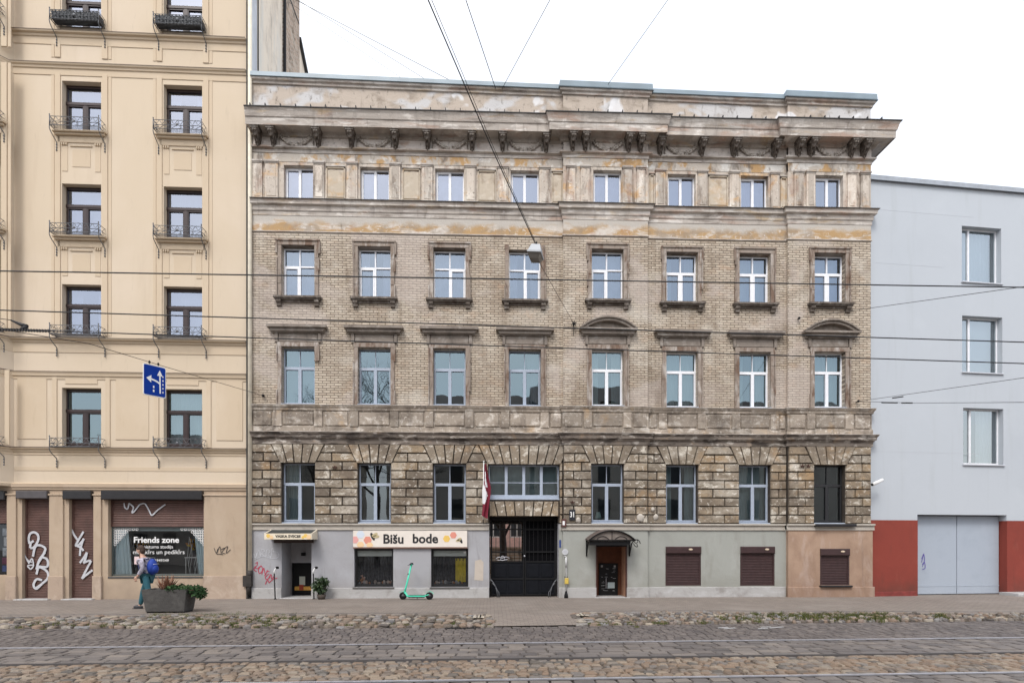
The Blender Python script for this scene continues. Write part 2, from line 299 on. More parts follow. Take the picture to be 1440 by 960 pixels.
yel_m = weathered('cream_yellow_stucco', (.70,.575,.425), [((.75,.625,.485), (.18,.18,.14), .45, .62, .8, 161), ((.64,.52,.375), (.5,.5,.12), .55, .75, .35, 162), ((.58,.46,.33), (2.5,2.5,.3), .57, .76, .3, 163), ((.50,.41,.30), (6,6,1.2), .62, .74, .3, 164)], bump=.06, bscale=60)
yel2_m = weathered('cream_yellow_trim', (.66,.535,.385), [((.73,.61,.46), (.5,.5,.5), .5, .66, .5, 171), ((.5,.39,.26), (3,3,1), .6, .8, .4, 172)], bump=.06, bscale=60)
shopwall_m = weathered('beige_shop_render', (.50,.385,.275), [((.57,.455,.34), (.6,.6,.5), .48, .66, .6, 181), ((.40,.30,.21), (1.6,1.6,.7), .55, .75, .5, 182), ((.30,.235,.18), (3,3,.9), .57, .74, .4, 183)], bump=.12, bscale=45, zmix=((.22,.175,.14), .9, -.1, 1.8, .5))
shopbase_m = weathered('dirty_shop_base', (.40,.31,.24), [((.52,.43,.35), (2,2,2), .5, .66, .6, 191), ((.24,.19,.155), (3,3,1.5), .52, .7, .6, 192)], bump=.3, bscale=30)
greyb_m = weathered('pale_grey_render', (.54,.565,.62), [((.49,.515,.57), (.25,.25,.16), .48, .68, .45, 201), ((.46,.48,.51), (2.2,2.2,.16), .55, .72, .4, 202), ((.58,.605,.66), (.5,.5,.5), .54, .7, .4, 203)], bump=.05, bscale=60)
red_m = weathered('brick_red_render', (.31,.058,.042), [((.25,.05,.038), (.8,.8,.8), .48, .7, .6, 211), ((.38,.10,.075), (1.8,1.8,1), .56, .74, .4, 212), ((.14,.05,.04), (3,3,.5), .58, .74, .4, 213)], bump=.12, bscale=50, zmix=((.10,.045,.035), .7, -.1, 1.8, .6))
firewall_m = weathered('bare_party_wall', (.84,.72,.58), [((.62,.52,.42), (1.1,1.1,.9), .48, .64, .7, 221), ((.35,.29,.24), (3,3,.7), .55, .7, .6, 224), ((.66,.63,.58), (3,1.2,.2), .52, .68, .6, 222)], bump=.3, bscale=20)
patch_m = weathered('grey_patch_render', (.55,.55,.57), [((.7,.7,.72), (1,1,.3), .5, .6, .7, 231), ((.3,.3,.3), (2,2,.6), .55, .7, .5, 232)], bump=.3)
def brick_x():
    m = weathered('old_red_brown_brick', (0,0,0), [((.62,.53,.43), (1.6,1.6,2.4), .5, .62, .7, 241), ((.10,.075,.055), (2.5,2.5,2.5), .52, .64, .75, 242), ((.5,.3,.17), (3,3,5), .55, .7, .5, 243)],
        brick=dict(w=.26, h=.085, m=.014, c1=(.60,.42,.30), c2=(.34,.23,.16), mc=(.62,.56,.48)), bump=.8, bscale=30)
    for nd in m.node_tree.nodes:
        if nd.type == 'SEPXYZ':
            for lk in list(nd.outputs[0].links):
                t = lk.to_socket; m.node_tree.links.remove(lk); m.node_tree.links.new(nd.outputs[1], t)
    return m
stack_m = brick_x()
pvc = simple('white_window_paint', (.80,.81,.84), .35, noise=.05)
pvcg = simple('grey_blue_window_paint', (.36,.41,.49), .45, noise=.08)
pvcb = simple('black_window_paint', (.018,.018,.02), .4)
brownf = simple('dark_brown_wood', (.028,.014,.013), .4, noise=.2)
zinc = simple('pale_zinc_sheet', (.21,.27,.31), .45, .0, noise=.14, nscale=1.5)
lead = simple('dark_flashing', (.035,.033,.032), .7, noise=.3)
iron = simple('black_iron', (.008,.008,.009), .6, spec=.25)
irong = simple('grey_iron', (.11,.115,.125), .5, noise=.25)
dark = simple('dark_interior', (.02,.02,.022), .9)
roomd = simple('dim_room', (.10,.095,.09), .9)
steel = simple('worn_steel', (.52,.52,.56), .4, .5, noise=.15)
steeld = simple('rust_dark_steel', (.06,.05,.045), .6, .4, noise=.3)
white = simple('white_paint', (.78,.78,.77), .5)
whitep = simple('spray_white', (.50,.51,.54), .6, noise=.12, nscale=9)
gl_four = glass('window_glass_blue', .23, (.66,.79,.96)); gl_grey = glass('window_glass_grey', .32, (.85,.93,.96)); curt_p = simple('white_curtain', (.80,.83,.84), .9)
curt_w = simple('pale_curtain', (.29,.31,.38), .9, noise=.25, nscale=2.5); curt_g = simple('grey_green_curtain', (.36,.43,.41), .9); curt_b = simple('blue_grey_blind', (.16,.21,.24), .9)
gl_sky = glass('window_glass', .29, (.76,.84,1)); gl_mid = glass('window_glass_mid', .22, (.60,.78,.86)); gl_low = glass('window_glass_low', .11, (.8,.9,.95), wob=.003); gl_shop = glass('shop_glass', .02, wob=.004, dark=(.96,.97,.97))
shut_m = simple('brown_roller_shutter', (.10,.050,.040), .5, noise=.25, nscale=3)
shut2_m = simple('dark_roller_shutter', (.045,.022,.022), .45, noise=.2)
box_m = simple('shutter_box_metal', (.014,.013,.015), .4, noise=.2)

# ------------------------------------------------------------------ ribbon writing on walls
def ribbon(mb, pts, w, y, tone=.5, th=.004):
    """flat stroke in the (u,z) plane at y; each stroke a little prouder to avoid z-fighting"""
    P = [Vector(p) for p in pts]; n = len(P); L = []; Rr = []
    for i in range(n):
        d = (P[min(i+1, n-1)]-P[max(i-1, 0)]); d.normalize(); q = Vector((-d.y, d.x))*w/2
        L.append(P[i]+q); Rr.append(P[i]-q)
    for i in range(n-1):
        a, b, c, d = L[i], Rr[i], Rr[i+1], L[i+1]
        mb.mesh([(a.x, y, a.y), (b.x, y, b.y), (c.x, y, c.y), (d.x, y, d.y)], [(0, 1, 2, 3)], tone)
def smooth_pts(pts, k=6):
    if len(pts) < 3: return pts
    out = []; P = [Vector(p) for p in pts]; P = [P[0]*2-P[1]]+P+[P[-1]*2-P[-2]]
    for i in range(1, len(P)-2):
        for j in range(k):
            t = j/k; a, b, c, d = P[i-1], P[i], P[i+1], P[i+2]
            out.append(.5*((2*b)+(c-a)*t+(2*a-5*b+4*c-d)*t*t+(3*b-a-3*c+d)*t**3))
    out.append(P[-2]); return [tuple(p) for p in out]
def text(body, size, loc, rot=(R(90), 0, 0), mat=None, parent=None, name='lettering', align='CENTER', bold=0, sx=1, depth=.003):
    c = bpy.data.curves.new('t', 'FONT'); c.body = body; c.size = size; c.align_x = align; c.align_y = 'CENTER'; c.extrude = depth; c.offset = bold
    c.resolution_u = 3
    t = bpy.data.objects.new('t', c); COL.objects.link(t); dg = bpy.context.evaluated_depsgraph_get(); dg.update()
    me = bpy.data.meshes.new_from_object(t.evaluated_get(dg)); bpy.data.objects.remove(t); me.name = name
    me.materials.clear(); me.materials.append(mat)
    for v in me.vertices: v.co.x *= sx
    o = bpy.data.objects.new(name, me); COL.objects.link(o); o.location = loc; o.rotation_euler = rot; o.parent = parent
    return o

# ================================================================== MAIN BUILDING
RP = .12
XL = M0.u(354); X1 = M0.u(792, RP); X2 = M0.u(911, RP); X3 = M0.u(1108, RP); XR = M0.u(1224.5, RP); DEP = 9.0
SEG = [(XL, X1, 0), (X1, X2, -RP), (X2, X3, 0), (X3, XR, -RP)]
def seg_y(u):
    for a, b, y in SEG:
        if a <= u <= b: return y
    return 0
zl = lambda py, off=0: M0.z(356, py, off)
Z = dict(pl_top=zl(743.5, .03), led=zl(735.5, .06), rust0=zl(735), rust1=zl(623.5), belt0=zl(607, .1), pan0=zl(599), pan1=zl(577), sill3=zl(569),
    br1=zl(324.5), oc1=zl(302.5), at0=zl(279, .12), arch0=zl(214.5), arch1=zl(209), fr1=15.62)
main = thing('apartment_building', 'weathered five storey brick and stucco apartment house with bracketed cornice and ground floor shops', 'building', (0, 0, 0))
def sweep(mb, prof, tone=.5, jit=None, xl=XL, y_in=.02):
    """sweep a (out, z) profile along the facade, round the two projecting bays and the right return"""
    rows = []
    for d, z in prof:
        rows.append([(xl, -d, z), (X1-d, -d, z), (X1-d, -RP-d, z), (X2+d, -RP-d, z), (X2+d, -d, z), (X3-d, -d, z), (X3-d, -RP-d, z), (XR+d, -RP-d, z), (XR+d, DEP, z)])
    for i in range(len(rows)-1):
        for k in range(8):
            a, b = rows[i][k], rows[i][k+1]; c, d = rows[i+1][k+1], rows[i+1][k]
            # cut the long runs into lengths so that tone can change from stone to stone
            L = abs(b[0]-a[0]); n = max(1, int(L/1.1)) if k in (0, 2, 4, 6) else 1
            for q in range(n):
                f0, f1 = q/n, (q+1)/n
                lerp = lambda p, r, f: tuple(p[j]+(r[j]-p[j])*f for j in range(3))
                mb.face([lerp(a, b, f0), lerp(a, b, f1), lerp(d, c, f1), lerp(d, c, f0)], random.random() if jit else tone)
    mb.face([r[0] for r in rows]+[(xl, .05, rows[-1][0][2]), (xl, .05, rows[0][0][2])], tone)
# columns and openings, from the photograph
def oprect(px0, px1, py0, py1, off=0):
    u0, u1 = M0.u(px0, off), M0.u(px1, off); pm = (px0+px1)/2
    return [u0, u1, M0.z(pm, py1, off), M0.z(pm, py0, off)]
colpx = [(397, 442.3), (504, 549.3), (609.5, 654.8), (715.5, 760.6), (832.3, 876.3), (937.3, 980.3), (1039.8, 1082.3), (1145.2, 1187.5)]
cols = [(M0.u((a+b)/2, RP if i in (4, 7) else 0), ) for i, (a, b) in enumerate(colpx)]
cols = [c[0] for c in cols]
OFF = [RP if i in (4, 7) else 0 for i in range(8)]
WW = 1.1
f2 = (zl(734.5), zl(650.5)); f3 = (zl(568.5), zl(487)); f4 = (zl(416.5), zl(344.5)); f5 = (zl(278), zl(231))
W5 = .98
ops2 = [[c-WW/2, c+WW/2, f2[0], f2[1]] for i, c in enumerate(cols) if i != 3]
big = oprect(687, 786.5, 653, 701)
ops2.append(big)
gate = oprect(688, 785.5, 725.5, 843); gate[2] = -.1
ops3 = [[c-WW/2, c+WW/2, f3[0], f3[1]] for c in cols]; ops4 = [[c-WW/2, c+WW/2, f4[0], f4[1]] for c in cols]; ops5 = [[c-W5/2, c+W5/2, f5[0], f5[1]] for c in cols]
REV = .24
def seg_walls(z0, z1, ops, name, mat, dy=0, rev=REV):
    mb = MB()
    for a, b, y in SEG: mb.wall(a, b, z0, z1, y+dy, [o for o in ops if a < (o[0]+o[1])/2 < b], rev)
    for (x, s) in ((X1, 1), (X2, -1), (X3, 1)): mb.face([(x, dy, z0), (x, -RP+dy, z0), (x, -RP+dy, z1), (x, dy, z1)])
    mb.face([(XR, -RP+dy, z0), (XR, DEP, z0), (XR, DEP, z1), (XR, -RP+dy, z1)])
    return mb.build(name, mat, main)
seg_walls(Z['sill3'], Z['br1'], ops3+ops4, 'brick_wall', brick_m)
seg_walls(Z['rust0']-.02, Z['rust1']+.35, ops2+[gate], 'stone_backing_wall', weathered('stone_joint', (.055,.045,.037), [((.12,.10,.08), (4,4,4), .5, .7, .6, 301)], bump=.3), .0)
seg_walls(Z['at0']-.1, Z['fr1'], ops5, 'attic_wall', attic_m)
seg_walls(Z['br1'], Z['oc1'], [], 'ochre_frieze', ochre_m, -.015)
seg_walls(Z['arch1'], Z['fr1']+.1, [], 'console_frieze', frieze_m, -.04)
def settle(mb):     # the roof edge runs down to the right
    mb.v = [(x, y, z-(.34*(x-XL)/(XR-XL) if z > CTZ else 0)) for x, y, z in mb.v]
CTZ = zl(122)
def seg_walls_top():
    mb = MB()
    for a, b, y in SEG: mb.wall(a, b, Z['fr1'], zl(118), y)
    for x in (X1, X2, X3): mb.face([(x, 0, Z['fr1']), (x, -RP, Z['fr1']), (x, -RP, zl(118)), (x, 0, zl(118))])
    mb.face([(XR, -RP, Z['fr1']), (XR, DEP, Z['fr1']), (XR, DEP, zl(118)), (XR, -RP, zl(118))])
    settle(mb); mb.build('parapet', parapet_m, main)
seg_walls_top()
# ---- parapet detail: raised bays, top moulding, zinc coping
PT = zl(118)
mb = MB(); sweep(mb, [(.0, PT-.02), (.05, PT), (.05, PT+.07), (.11, PT+.10), (.12, PT+.17), (-.3, PT+.19)], jit=1); settle(mb); mb.build('parapet_moulding', cornice_m, main)
mb = MB(); sweep(mb, [(.13, PT+.165), (.17, PT+.17), (.15, PT+.19), (.14, PT+.33), (-.35, PT+.36)])
for a, b in ((X1-.13, X2+.13), (X3-.13, XR+.13)): mb.box(a, b, -RP-.155, .2, PT+.20, PT+.38)
settle(mb); mb.build('coping', zinc, main)
pzb = zl(226.5)
# ---- main cornice
CT = M0.z(356, 149, .62); CB = M0.z(356, 172.5, .55)
mb = MB(); sweep(mb, [(.04, CB-.12), (.10, CB-.10), (.14, CB-.02), (.2, CB+.0), (.5, CB+.0), (.5, CB-.03), (.525, CB-.03), (.53, CB+.2), (.56, CB+.22), (.58, CB+.30), (.60, CB+.38), (.64, CT-.03)], jit=1)
mb.build('cornice', cornice_m, main)
mb = MB(); sweep(mb, [(.64, CT-.035), (.665, CT-.03), (.665, CT), (.3, CT+.05), (-.05, CT+.09)])
u = XL+.2
while u < XR+.5:
    y = seg_y(u); mb.box(u-.012, u+.012, y-.67, y-.1, CT, CT+.075); u += .49
mb.build('cornice_flashing', lead, main)
# bed moulding lines on the soffit
mb = MB(); sweep(mb, [(.04, Z['arch1']-.02), (.13, Z['arch1']+.0), (.13, Z['arch1']+.05), (.04, Z['arch1']+.08)], jit=1)
sweep(mb, [(.0, Z['arch0']-.005), (.035, Z['arch0']), (.035, Z['arch1']), (.0, Z['arch1']+.02)], jit=1)
mb.build('architrave', cornice_m, main)
seg_walls(pzb, Z['arch0']-.01, [], 'lintel_band', weathered('ochre_and_white_band', (.50,.45,.39), [((.47,.28,.11), (1.7,1.7,1.2), .50, .58, .85, 331), ((.68,.66,.62), (1.3,1.3,1.8), .54, .62, .85, 332), ((.14,.11,.09), (3,3,1.5), .54, .68, .75, 333)], bump=.5), -.012)
# consoles
def console():
    mb = MB(); h = CB-Z['arch1']-.10; w = .105
    prof = [(0, 0), (-.06, 0), (-.10, -.05), (-.15, 0), (-.15, .08), (-.12, .12), (-.17, .17), (-.27, .19), (-.36, .22), (-.42, .28), (-.43, .33), (-.40, h-.07), (-.44, h-.07), (-.44, h), (0, h)]
    prof = [(y, z-.02) for y, z in prof]
    # concave outline: build as slices between wall line and profile
    W_ = lambda z: .065+.05*max(0, min(1, z/.35))
    for i in range(len(prof)-1):
        (y0, z0), (y1, z1) = prof[i], prof[i+1]; a, b = W_(z0), W_(z1)
        mb.face([(-a, y0, z0), (a, y0, z0), (b, y1, z1), (-b, y1, z1)])
        for q in (-1, 1): mb.face([(q*a, 0, z0), (q*a, y0, z0), (q*b, y1, z1), (q*b, 0, z1)])
    mb.box(-.15, .15, -.49, 0, h-.05, h+.012); mb.box(-.135, .135, -.465, 0, h-.10, h-.052)
    for dx in (-.045, .045): mb.ball((dx, -.43, h-.15), (.032, .03, .05), 7, 5)
    mb.ball((0, -.40, .27), (.055, .05, .05), 8, 6); mb.ball((0, -.31, .17), (.06, .05, .07), 8, 6); mb.ball((0, -.17, .06), (.045, .05, .09), 7, 6); mb.ball((0, -.12, -.06), (.03, .04, .08), 7, 5)
    for dx in (-.07, .07): mb.tube([(dx, -.40, .30), (dx*.9, -.3, .14), (dx*.7, -.17, .02), (dx*.6, -.12, -.08)], [.022, .02, .016, .01], 6)
    for sx in (-.12, .12): mb.lathe([(.0, -.015), (.07, -.012), (.07, .012), (0, .015)], (sx, -.3, .28), 10, 'x')
    return mb
con_px = [360.8, 382.6, 446, 493, 555.4, 600.8, 663.8, 706.8, 768.5, 806, 824, 885, 902, 929.8, 988.5, 1034, 1092, 1125.4, 1142.7, 1199.7, 1218]
cz = Z['arch1']+.10
con0 = None
for i, px in enumerate(con_px):
    off = .25+(RP if (806 <= px <= 902 or px > 1100) else 0)
    u = M0.u(px, off); loc = (u, -(off-.25)-.035, cz)
    if con0 is None: con0 = console().build('console', orn_m, main, loc)
    else: inst(con0, loc)
# garlands
def garland():
    mb = MB(); rnd = random.Random(3); n = 26
    for k in range(n+1):
        t = k/n*2-1; x = t*.56; z = .30*(t*t)-.02; r = .03+.035*(1-t*t)
        for q in range(3): mb.ball((x+rnd.uniform(-.012, .012), -.03-rnd.uniform(0, .04), z+rnd.uniform(-r, r)*.8), rnd.uniform(.022, .034)+r*.25, 6, 4)
    for s in (-1, 1):
        mb.ball((s*.44, -.05, .30), (.05, .05, .05)); mb.lathe([(.075, 0), (.075, -.04), (.05, -.05)], (s*.44, 0, .30), 10, 'y')
        for k in range(7): mb.ball((s*(.56+.02*rnd.random()), -.03, .28-k*.05), (.035, .03, .035), 6, 4)
        for k in range(5): mb.ball((s*(.36-.03*k), -.03, .34-.02*k), (.035, .03, .03), 6, 4)
    return mb
g0 = None
for i, px in enumerate([416, 526, 633, 738, 854.5, 958.5, 1061, 1169]):
    off = .08+OFF[i]; loc = (M0.u(px, off), -OFF[i]-.04, Z['arch1']+.13)
    if g0 is None: g0 = garland().build('garland', weathered('carved_garland', (.42,.375,.33), [((.56,.52,.48), (6,6,6), .5, .66, .6, 73), ((.10,.08,.065), (5,5,5), .52, .66, .7, 74)], bump=.6, bscale=30), main, loc)
    else: inst(g0, loc)
# ---- attic storey: pilasters and panels
panel_m = weathered('attic_panel_stucco', (.50,.43,.34), [((.52,.32,.14), (2,2,2), .52, .68, .6, 311), ((.66,.6,.52), (4,4,4), .5, .66, .5, 312), ((.25,.19,.14), (3,3,3), .56, .7, .5, 313)], bump=.4)
mb = MB(); pn = MB(); cap = MB()
pz0, pz1 = Z['at0']+.03, zl(226)
def pil(px0, px1, off):
    a, b = M0.u(px0, off), M0.u(px1, off)
    mb = MB(); cap = MB()
    mb.bbox(a, b, -off-.07, -off+.02, pz0, pz1-.07, .012, random.random()); mb.box(a+.06, b-.06, -off-.085, -off-.06, pz0+.1, pz1-.16, random.random())
    cap.box(a-.03, b+.03, -off-.115, -off, pz1-.07, pz1-.012, .5); cap.box(a-.015, b+.015, -off-.09, -off, pz1-.11, pz1-.073, .4)
    mb.box(a-.02, b+.02, -off-.10, -off, pz0-.03, pz0+.05)
    pp = mb.build('pilaster', attic_m, main); cap.build('pilaster_cap', cornice_m, pp)
def pan(px0, px1, off):
    a, b = M0.u(px0, off), M0.u(px1, off)
    z0, z1 = pz0+.03, pz1-.17; pn = MB(); cap = MB()
    pn.bbox(a+.03, b-.03, -off-.035, -off+.01, z0+.08, z1-.1, .02, random.random())
    for x0, x1, q0, q1 in ((a, b, z1-.05, z1), (a, b, z0, z0+.05), (a, a+.03, z0, z1), (b-.03, b, z0, z1)): pn.box(x0, x1, -off-.05, -off+.01, q0, q1, .3)
    cap.box(a-.01, b+.01, -off-.08, -off, z1, z1+.035)
    pp = pn.build('attic_panel', panel_m, main); cap.build('panel_cap', cornice_m, pp)
for a, b in ((355.5, 369.5), (373.5, 391.5)): pil(a, b, 0)
for i in range(3):
    a = colpx[i][1]-.4; b = colpx[i+1][0]
    g = b-a; pil(a+.0, a+14.5, 0); pil(b-15.5, b-1, 0); pan(a+17.5, b-18.5, 0)
pil(758.5, 773, 0); pan(776, 791, 0)
for a, b in ((797, 809), (816.5, 829), (875.5, 888.5), (895, 907)): pil(a, b, RP)
pan(913, 920, 0)
pil(921.5, 935, 0); pil(981, 994, 0); pan(996, 1023, 0); pil(1025, 1038, 0); pil(1083, 1095, 0); pan(1097, 1106, 0)
for a, b in ((1116, 1129), (1133, 1145), (1191, 1203), (1209, 1222)): pil(a, b, RP)
# sill cornice under the attic
z9 = Z['at0']
mb = MB(); sweep(mb, [(.0, Z['oc1']-.02), (.03, Z['oc1']), (.03, Z['oc1']+.12), (.06, Z['oc1']+.16), (.07, Z['oc1']+.3), (.15, Z['oc1']+.34), (.155, Z['oc1']+.46), (.18, Z['oc1']+.5), (.19, z9-.02), (.02, z9+.03)], jit=1)
mb.build('attic_sill_cornice', cornice_m, main)
mb = MB(); sweep(mb, [(.19, z9-.018), (.205, z9-.015), (.205, z9+.005), (.02, z9+.05)]); mb.build('sill_flashing', lead, main)
mb = MB(); sweep(mb, [(.0, Z['br1']-.03), (.035, Z['br1']-.02), (.035, Z['br1']+.0), (.01, Z['br1']+.02)]); mb.build('brick_string_course', cornice_m, main)
# ---- belt between second and third storeys
s3, b0, r1 = Z['sill3'], Z['belt0'], Z['rust1']
mb = MB()
sweep(mb, [(.0, r1-.02), (.05, r1), (.05, r1+.14), (.08, r1+.17), (.09, r1+.19), (.13, r1+.21), (.14, b0-.08), (.17, b0-.04), (.19, b0), (.03, b0+.04)], jit=1); mb.build('string_moulding', weathered('soot_moulding', (.19,.16,.135), [((.50,.46,.41), (2.6,2.6,6), .54, .62, .8, 96), ((.05,.04,.035), (1.4,1.4,5), .47, .6, .85, 97), ((.35,.24,.15), (2,2,4), .58, .7, .5, 98)], bump=.6, tone=.3), main); mb = MB()
sweep(mb, [(.03, b0+.03), (.05, b0+.04), (.05, Z['pan0']-.01), (.02, Z['pan0']+.01), (.02, Z['pan1']), (.06, Z['pan1']+.02), (.07, Z['pan1']+.08), (.11, s3-.05), (.12, s3-.015), (.0, s3+.01)], jit=1)
pa, pb = Z['pan0']+.02, Z['pan1']-.02
for i, c in enumerate(cols):
    y = -OFF[i]
    for s in (-1, 1):   # pedestals under the jambs
        x = c+s*(WW/2+.13); mb.bbox(x-.14, x+.14, y-.075, y, pa-.02, pb+.02, .01, random.random())
    mb.bbox(c-WW/2+.05, c+WW/2-.05, y-.06, y, pa+.04, pb-.04, .015, random.random())
edges = []
for a, b, y in SEG:
    inner = sorted([c for c in cols if a < c < b]); pts = [a+.03]+[v for c in inner for v in (c-WW/2-.31, c+WW/2+.31)]+[b-.03]
    for k in range(0, len(pts), 2):
        if pts[k+1]-pts[k] > .2: mb.bbox(pts[k]+.03, pts[k+1]-.03, y-.06, y, pa+.01, pb-.01, .02, random.random())
mb.build('belt_course', belt_m, main)
mb = MB(); sweep(mb, [(.19, b0+.002), (.2, b0+.006), (.2, b0+.02), (.03, b0+.05)]); sweep(mb, [(.12, s3-.01), (.13, s3-.005), (.13, s3+.008), (.0, s3+.022)]); mb.build('belt_flashing', cornice_m, main)
# ---- rusticated storey
mb = MB(); nC = 9; ch = (Z['rust1']-Z['rust0'])/nC; J = .012
rnd = random.Random(11)
SPL = .30
vz1 = Z['rust1']; vz0 = f2[1]+.02
def span_blocks(a_fn, b_fn, z0, z1, y, ri, protr=.05):
    """blocks between two (possibly slanting) ends"""
    a0, a1, b0_, b1 = a_fn(z0), a_fn(z1), b_fn(z0), b_fn(z1); L = min(b0_, b1)-max(a0, a1)
    if L < .06: return
    n = max(1, round(L/.60)); off = .13*(1 if ri % 2 else -1)
    cuts = [k/n for k in range(1, n)]
    mx0 = max(a0, a1); xs = [mx0+L*c+(off if L > .8 else 0)+rnd.uniform(-.03, .03) for c in cuts]
    if n == 1 and L > .42 and ri % 2: xs = [mx0+L*.5]
    if n == 2 and L > .8: xs = [mx0+L*(.36 if ri % 2 else .64)]
    st = [(a0, a1)]+[(x, x) for x in xs]+[(b0_, b1)]
    for k in range(len(st)-1):
        (p0, p1), (q0, q1) = st[k], st[k+1]
        g = J
        jj = lambda: rnd.uniform(-.006, .006)
        mb.block([(p0+g+jj(), z0+g+jj()), (q0-g+jj(), z0+g+jj()), (q1-g+jj(), z1-g+jj()), (p1+g+jj(), z1-g+jj())], y-protr-rnd.uniform(0, .012), y+.01, .015, min(1, max(0, rnd.gauss(.42, .26))))
for a, b, y in SEG:
    wins = sorted([o for o in ops2 if a < (o[0]+o[1])/2 < b], key=lambda o: o[0])
    for r in range(nC):
        z0 = Z['rust0']+r*ch; z1 = z0+ch; zm = (z0+z1)/2
        ends = [(lambda z, a=a: a+.005)]
        for o in wins:
            isbig = o is big
            lo = f2[0] if not isbig else 0
            if zm > o[3] and z1 > vz0+.02:      # voussoir zone
                ends += [(lambda z, o=o: o[0]-.04-SPL*(z-o[3])/(vz1-o[3])), (lambda z, o=o: o[1]+.04+SPL*(z-o[3])/(vz1-o[3]))]
            else:
                ends += [(lambda z, o=o: o[0]), (lambda z, o=o: o[1])]
        ends.append(lambda z, b=b: b-.005)
        for k in range(0, len(ends), 2): span_blocks(ends[k], ends[k+1], z0, z1, y, r)
    for o in wins:   # voussoirs over the heads
        n = 7 if o is big else 5; A0, B0 = o[0]-.04, o[1]+.04; A1, B1 = A0-SPL*(vz1-vz0)/(vz1-vz0), B0+SPL
        zt, zb = vz1-.01, o[3]
        if o is big: n = 9
        for k in range(n):
            f0, f1_ = k/n, (k+1)/n
            lp = lambda p, q, f: p+(q-p)*f
            mb.block([(lp(A0, B0, f0)+J, zb), (lp(A0, B0, f1_)-J, zb), (lp(A1, B1, f1_)-J, zt), (lp(A1, B1, f0)+J, zt)], y-.085, y+.01, .015, rnd.uniform(.3, .58))
# lintel stones over the gateway
zb, zt = gate[3], big[2]-.09
n = 8; A0, B0 = gate[0], gate[1]; 
for k in range(n):
    sk = .10*(k-n/2)/(n/2)
    a0 = A0+(B0-A0)*k/n; a1 = A0+(B0-A0)*(k+1)/n; s0, s1 = .16*((k)/n*2-1), .16*((k+1)/n*2-1)
    mb.block([(a0+J, zb), (a1-J, zb), (min(a1+s1, B0)-J, zt), (max(a0+s0, A0)+J, zt)], -.075, .01, .015, rnd.uniform(.35, .65))
mb.build('rusticated_stonework', stone_m, main)
# ---- ground floor, plinth zone
PTz = Z['pl_top']; LZ = Z['led']
shopA = oprect(498, 553, 771, 825); shopB = oprect(606, 658.5, 771, 825)
entL = oprect(396, 438, 763, 842); entL[2] = -.1
entR = oprect(838.5, 881, 764, 842, RP); entR[2] = -.1
sh1 = oprect(936, 985.5, 768, 823); sh2 = oprect(1041, 1089, 768, 823); sh3 = oprect(1152.5, 1193.5, 771, 822, RP)
zf = M0.z(720, 825.5)   # top of the footing
gops = [shopA, shopB, entL+[.95], gate, entR+[1.1]]
mb = MB(); mb.wall(XL, M0.u(688), -.12, PTz, 0, [shopA, shopB, entL+[.95]], .2); mb.wall(M0.u(688), X1, -.12, Z['rust0']+.01, 0, [gate+[.6]], .6)
mb.build('grey_plinth_wall', plinth_m, main)
mb = MB(); xg = M0.u(785.6)
mb.wall(xg, X1-.0, -.12, PTz, -.006, [], .2); mb.wall(X1, X2, -.12, PTz, -RP, [entR+[1.1]], .2); mb.wall(X2, X3, -.12, PTz, 0, [sh1+[.1], sh2+[.1]], .1)
for x in (X1, X2): mb.face([(x, 0, -.12), (x, -RP, -.12), (x, -RP, PTz), (x, 0, PTz)])
mb.build('green_plinth_wall', plinth2_m, main)
mb = MB(); mb.wall(X3, XR+.05, -.12, PTz, -RP-.03, [sh3+[.1]], .1); mb.face([(X3, 0, -.12), (X3, -RP-.03, -.12), (X3, -RP-.03, PTz), (X3, 0, PTz)])
mb.face([(XR+.05, -RP-.03, -.12), (XR+.05, DEP, -.12), (XR+.05, DEP, PTz), (XR+.05, -RP-.03, PTz)])
mb.build('terracotta_plinth_wall', plinth3_m, main)
mb = MB()
def foot(a, b, y, t=.5, m=None):
    (m or mb).bbox(a, b, y-.045, y+.01, -.12, zf, .012, t)
foot(XL, entL[0], 0); foot(entL[1], gate[0]-.005, 0); foot(gate[1]+.01, X1-.002, -.006); foot(X1-.03, entR[0], -RP); foot(entR[1], X2+.03, -RP); foot(X2+.032, X3-.032, 0)
mb.build('footing', plinth_low_m, main)
mb = MB(); foot(X3-.03, XR+.1, -RP-.03, m=mb); mb.build('terracotta_footing', plinth3_m, main)
# ledge moulding above ground floor (interrupted by the gateway)
mb = MB()
def ledge(a, b, y):
    for d, z0, z1, t in ((.045, PTz-.03, PTz+.03, .3), (.03, PTz+.03, LZ-.055, .8), (.09, LZ-.055, LZ, .6)): mb.bbox(a, b, y-d, y+.02, z0, z1, .006, t)
ledge(XL, gate[0]-.002, 0); ledge(gate[1]+.06, X1-.05, 0); ledge(X1-.05, X2+.05, -RP); ledge(X2+.052, X3-.052, 0); ledge(X3-.05, XR+.1, -RP-.02)
mb.build('ground_floor_ledge', cream_m, main)
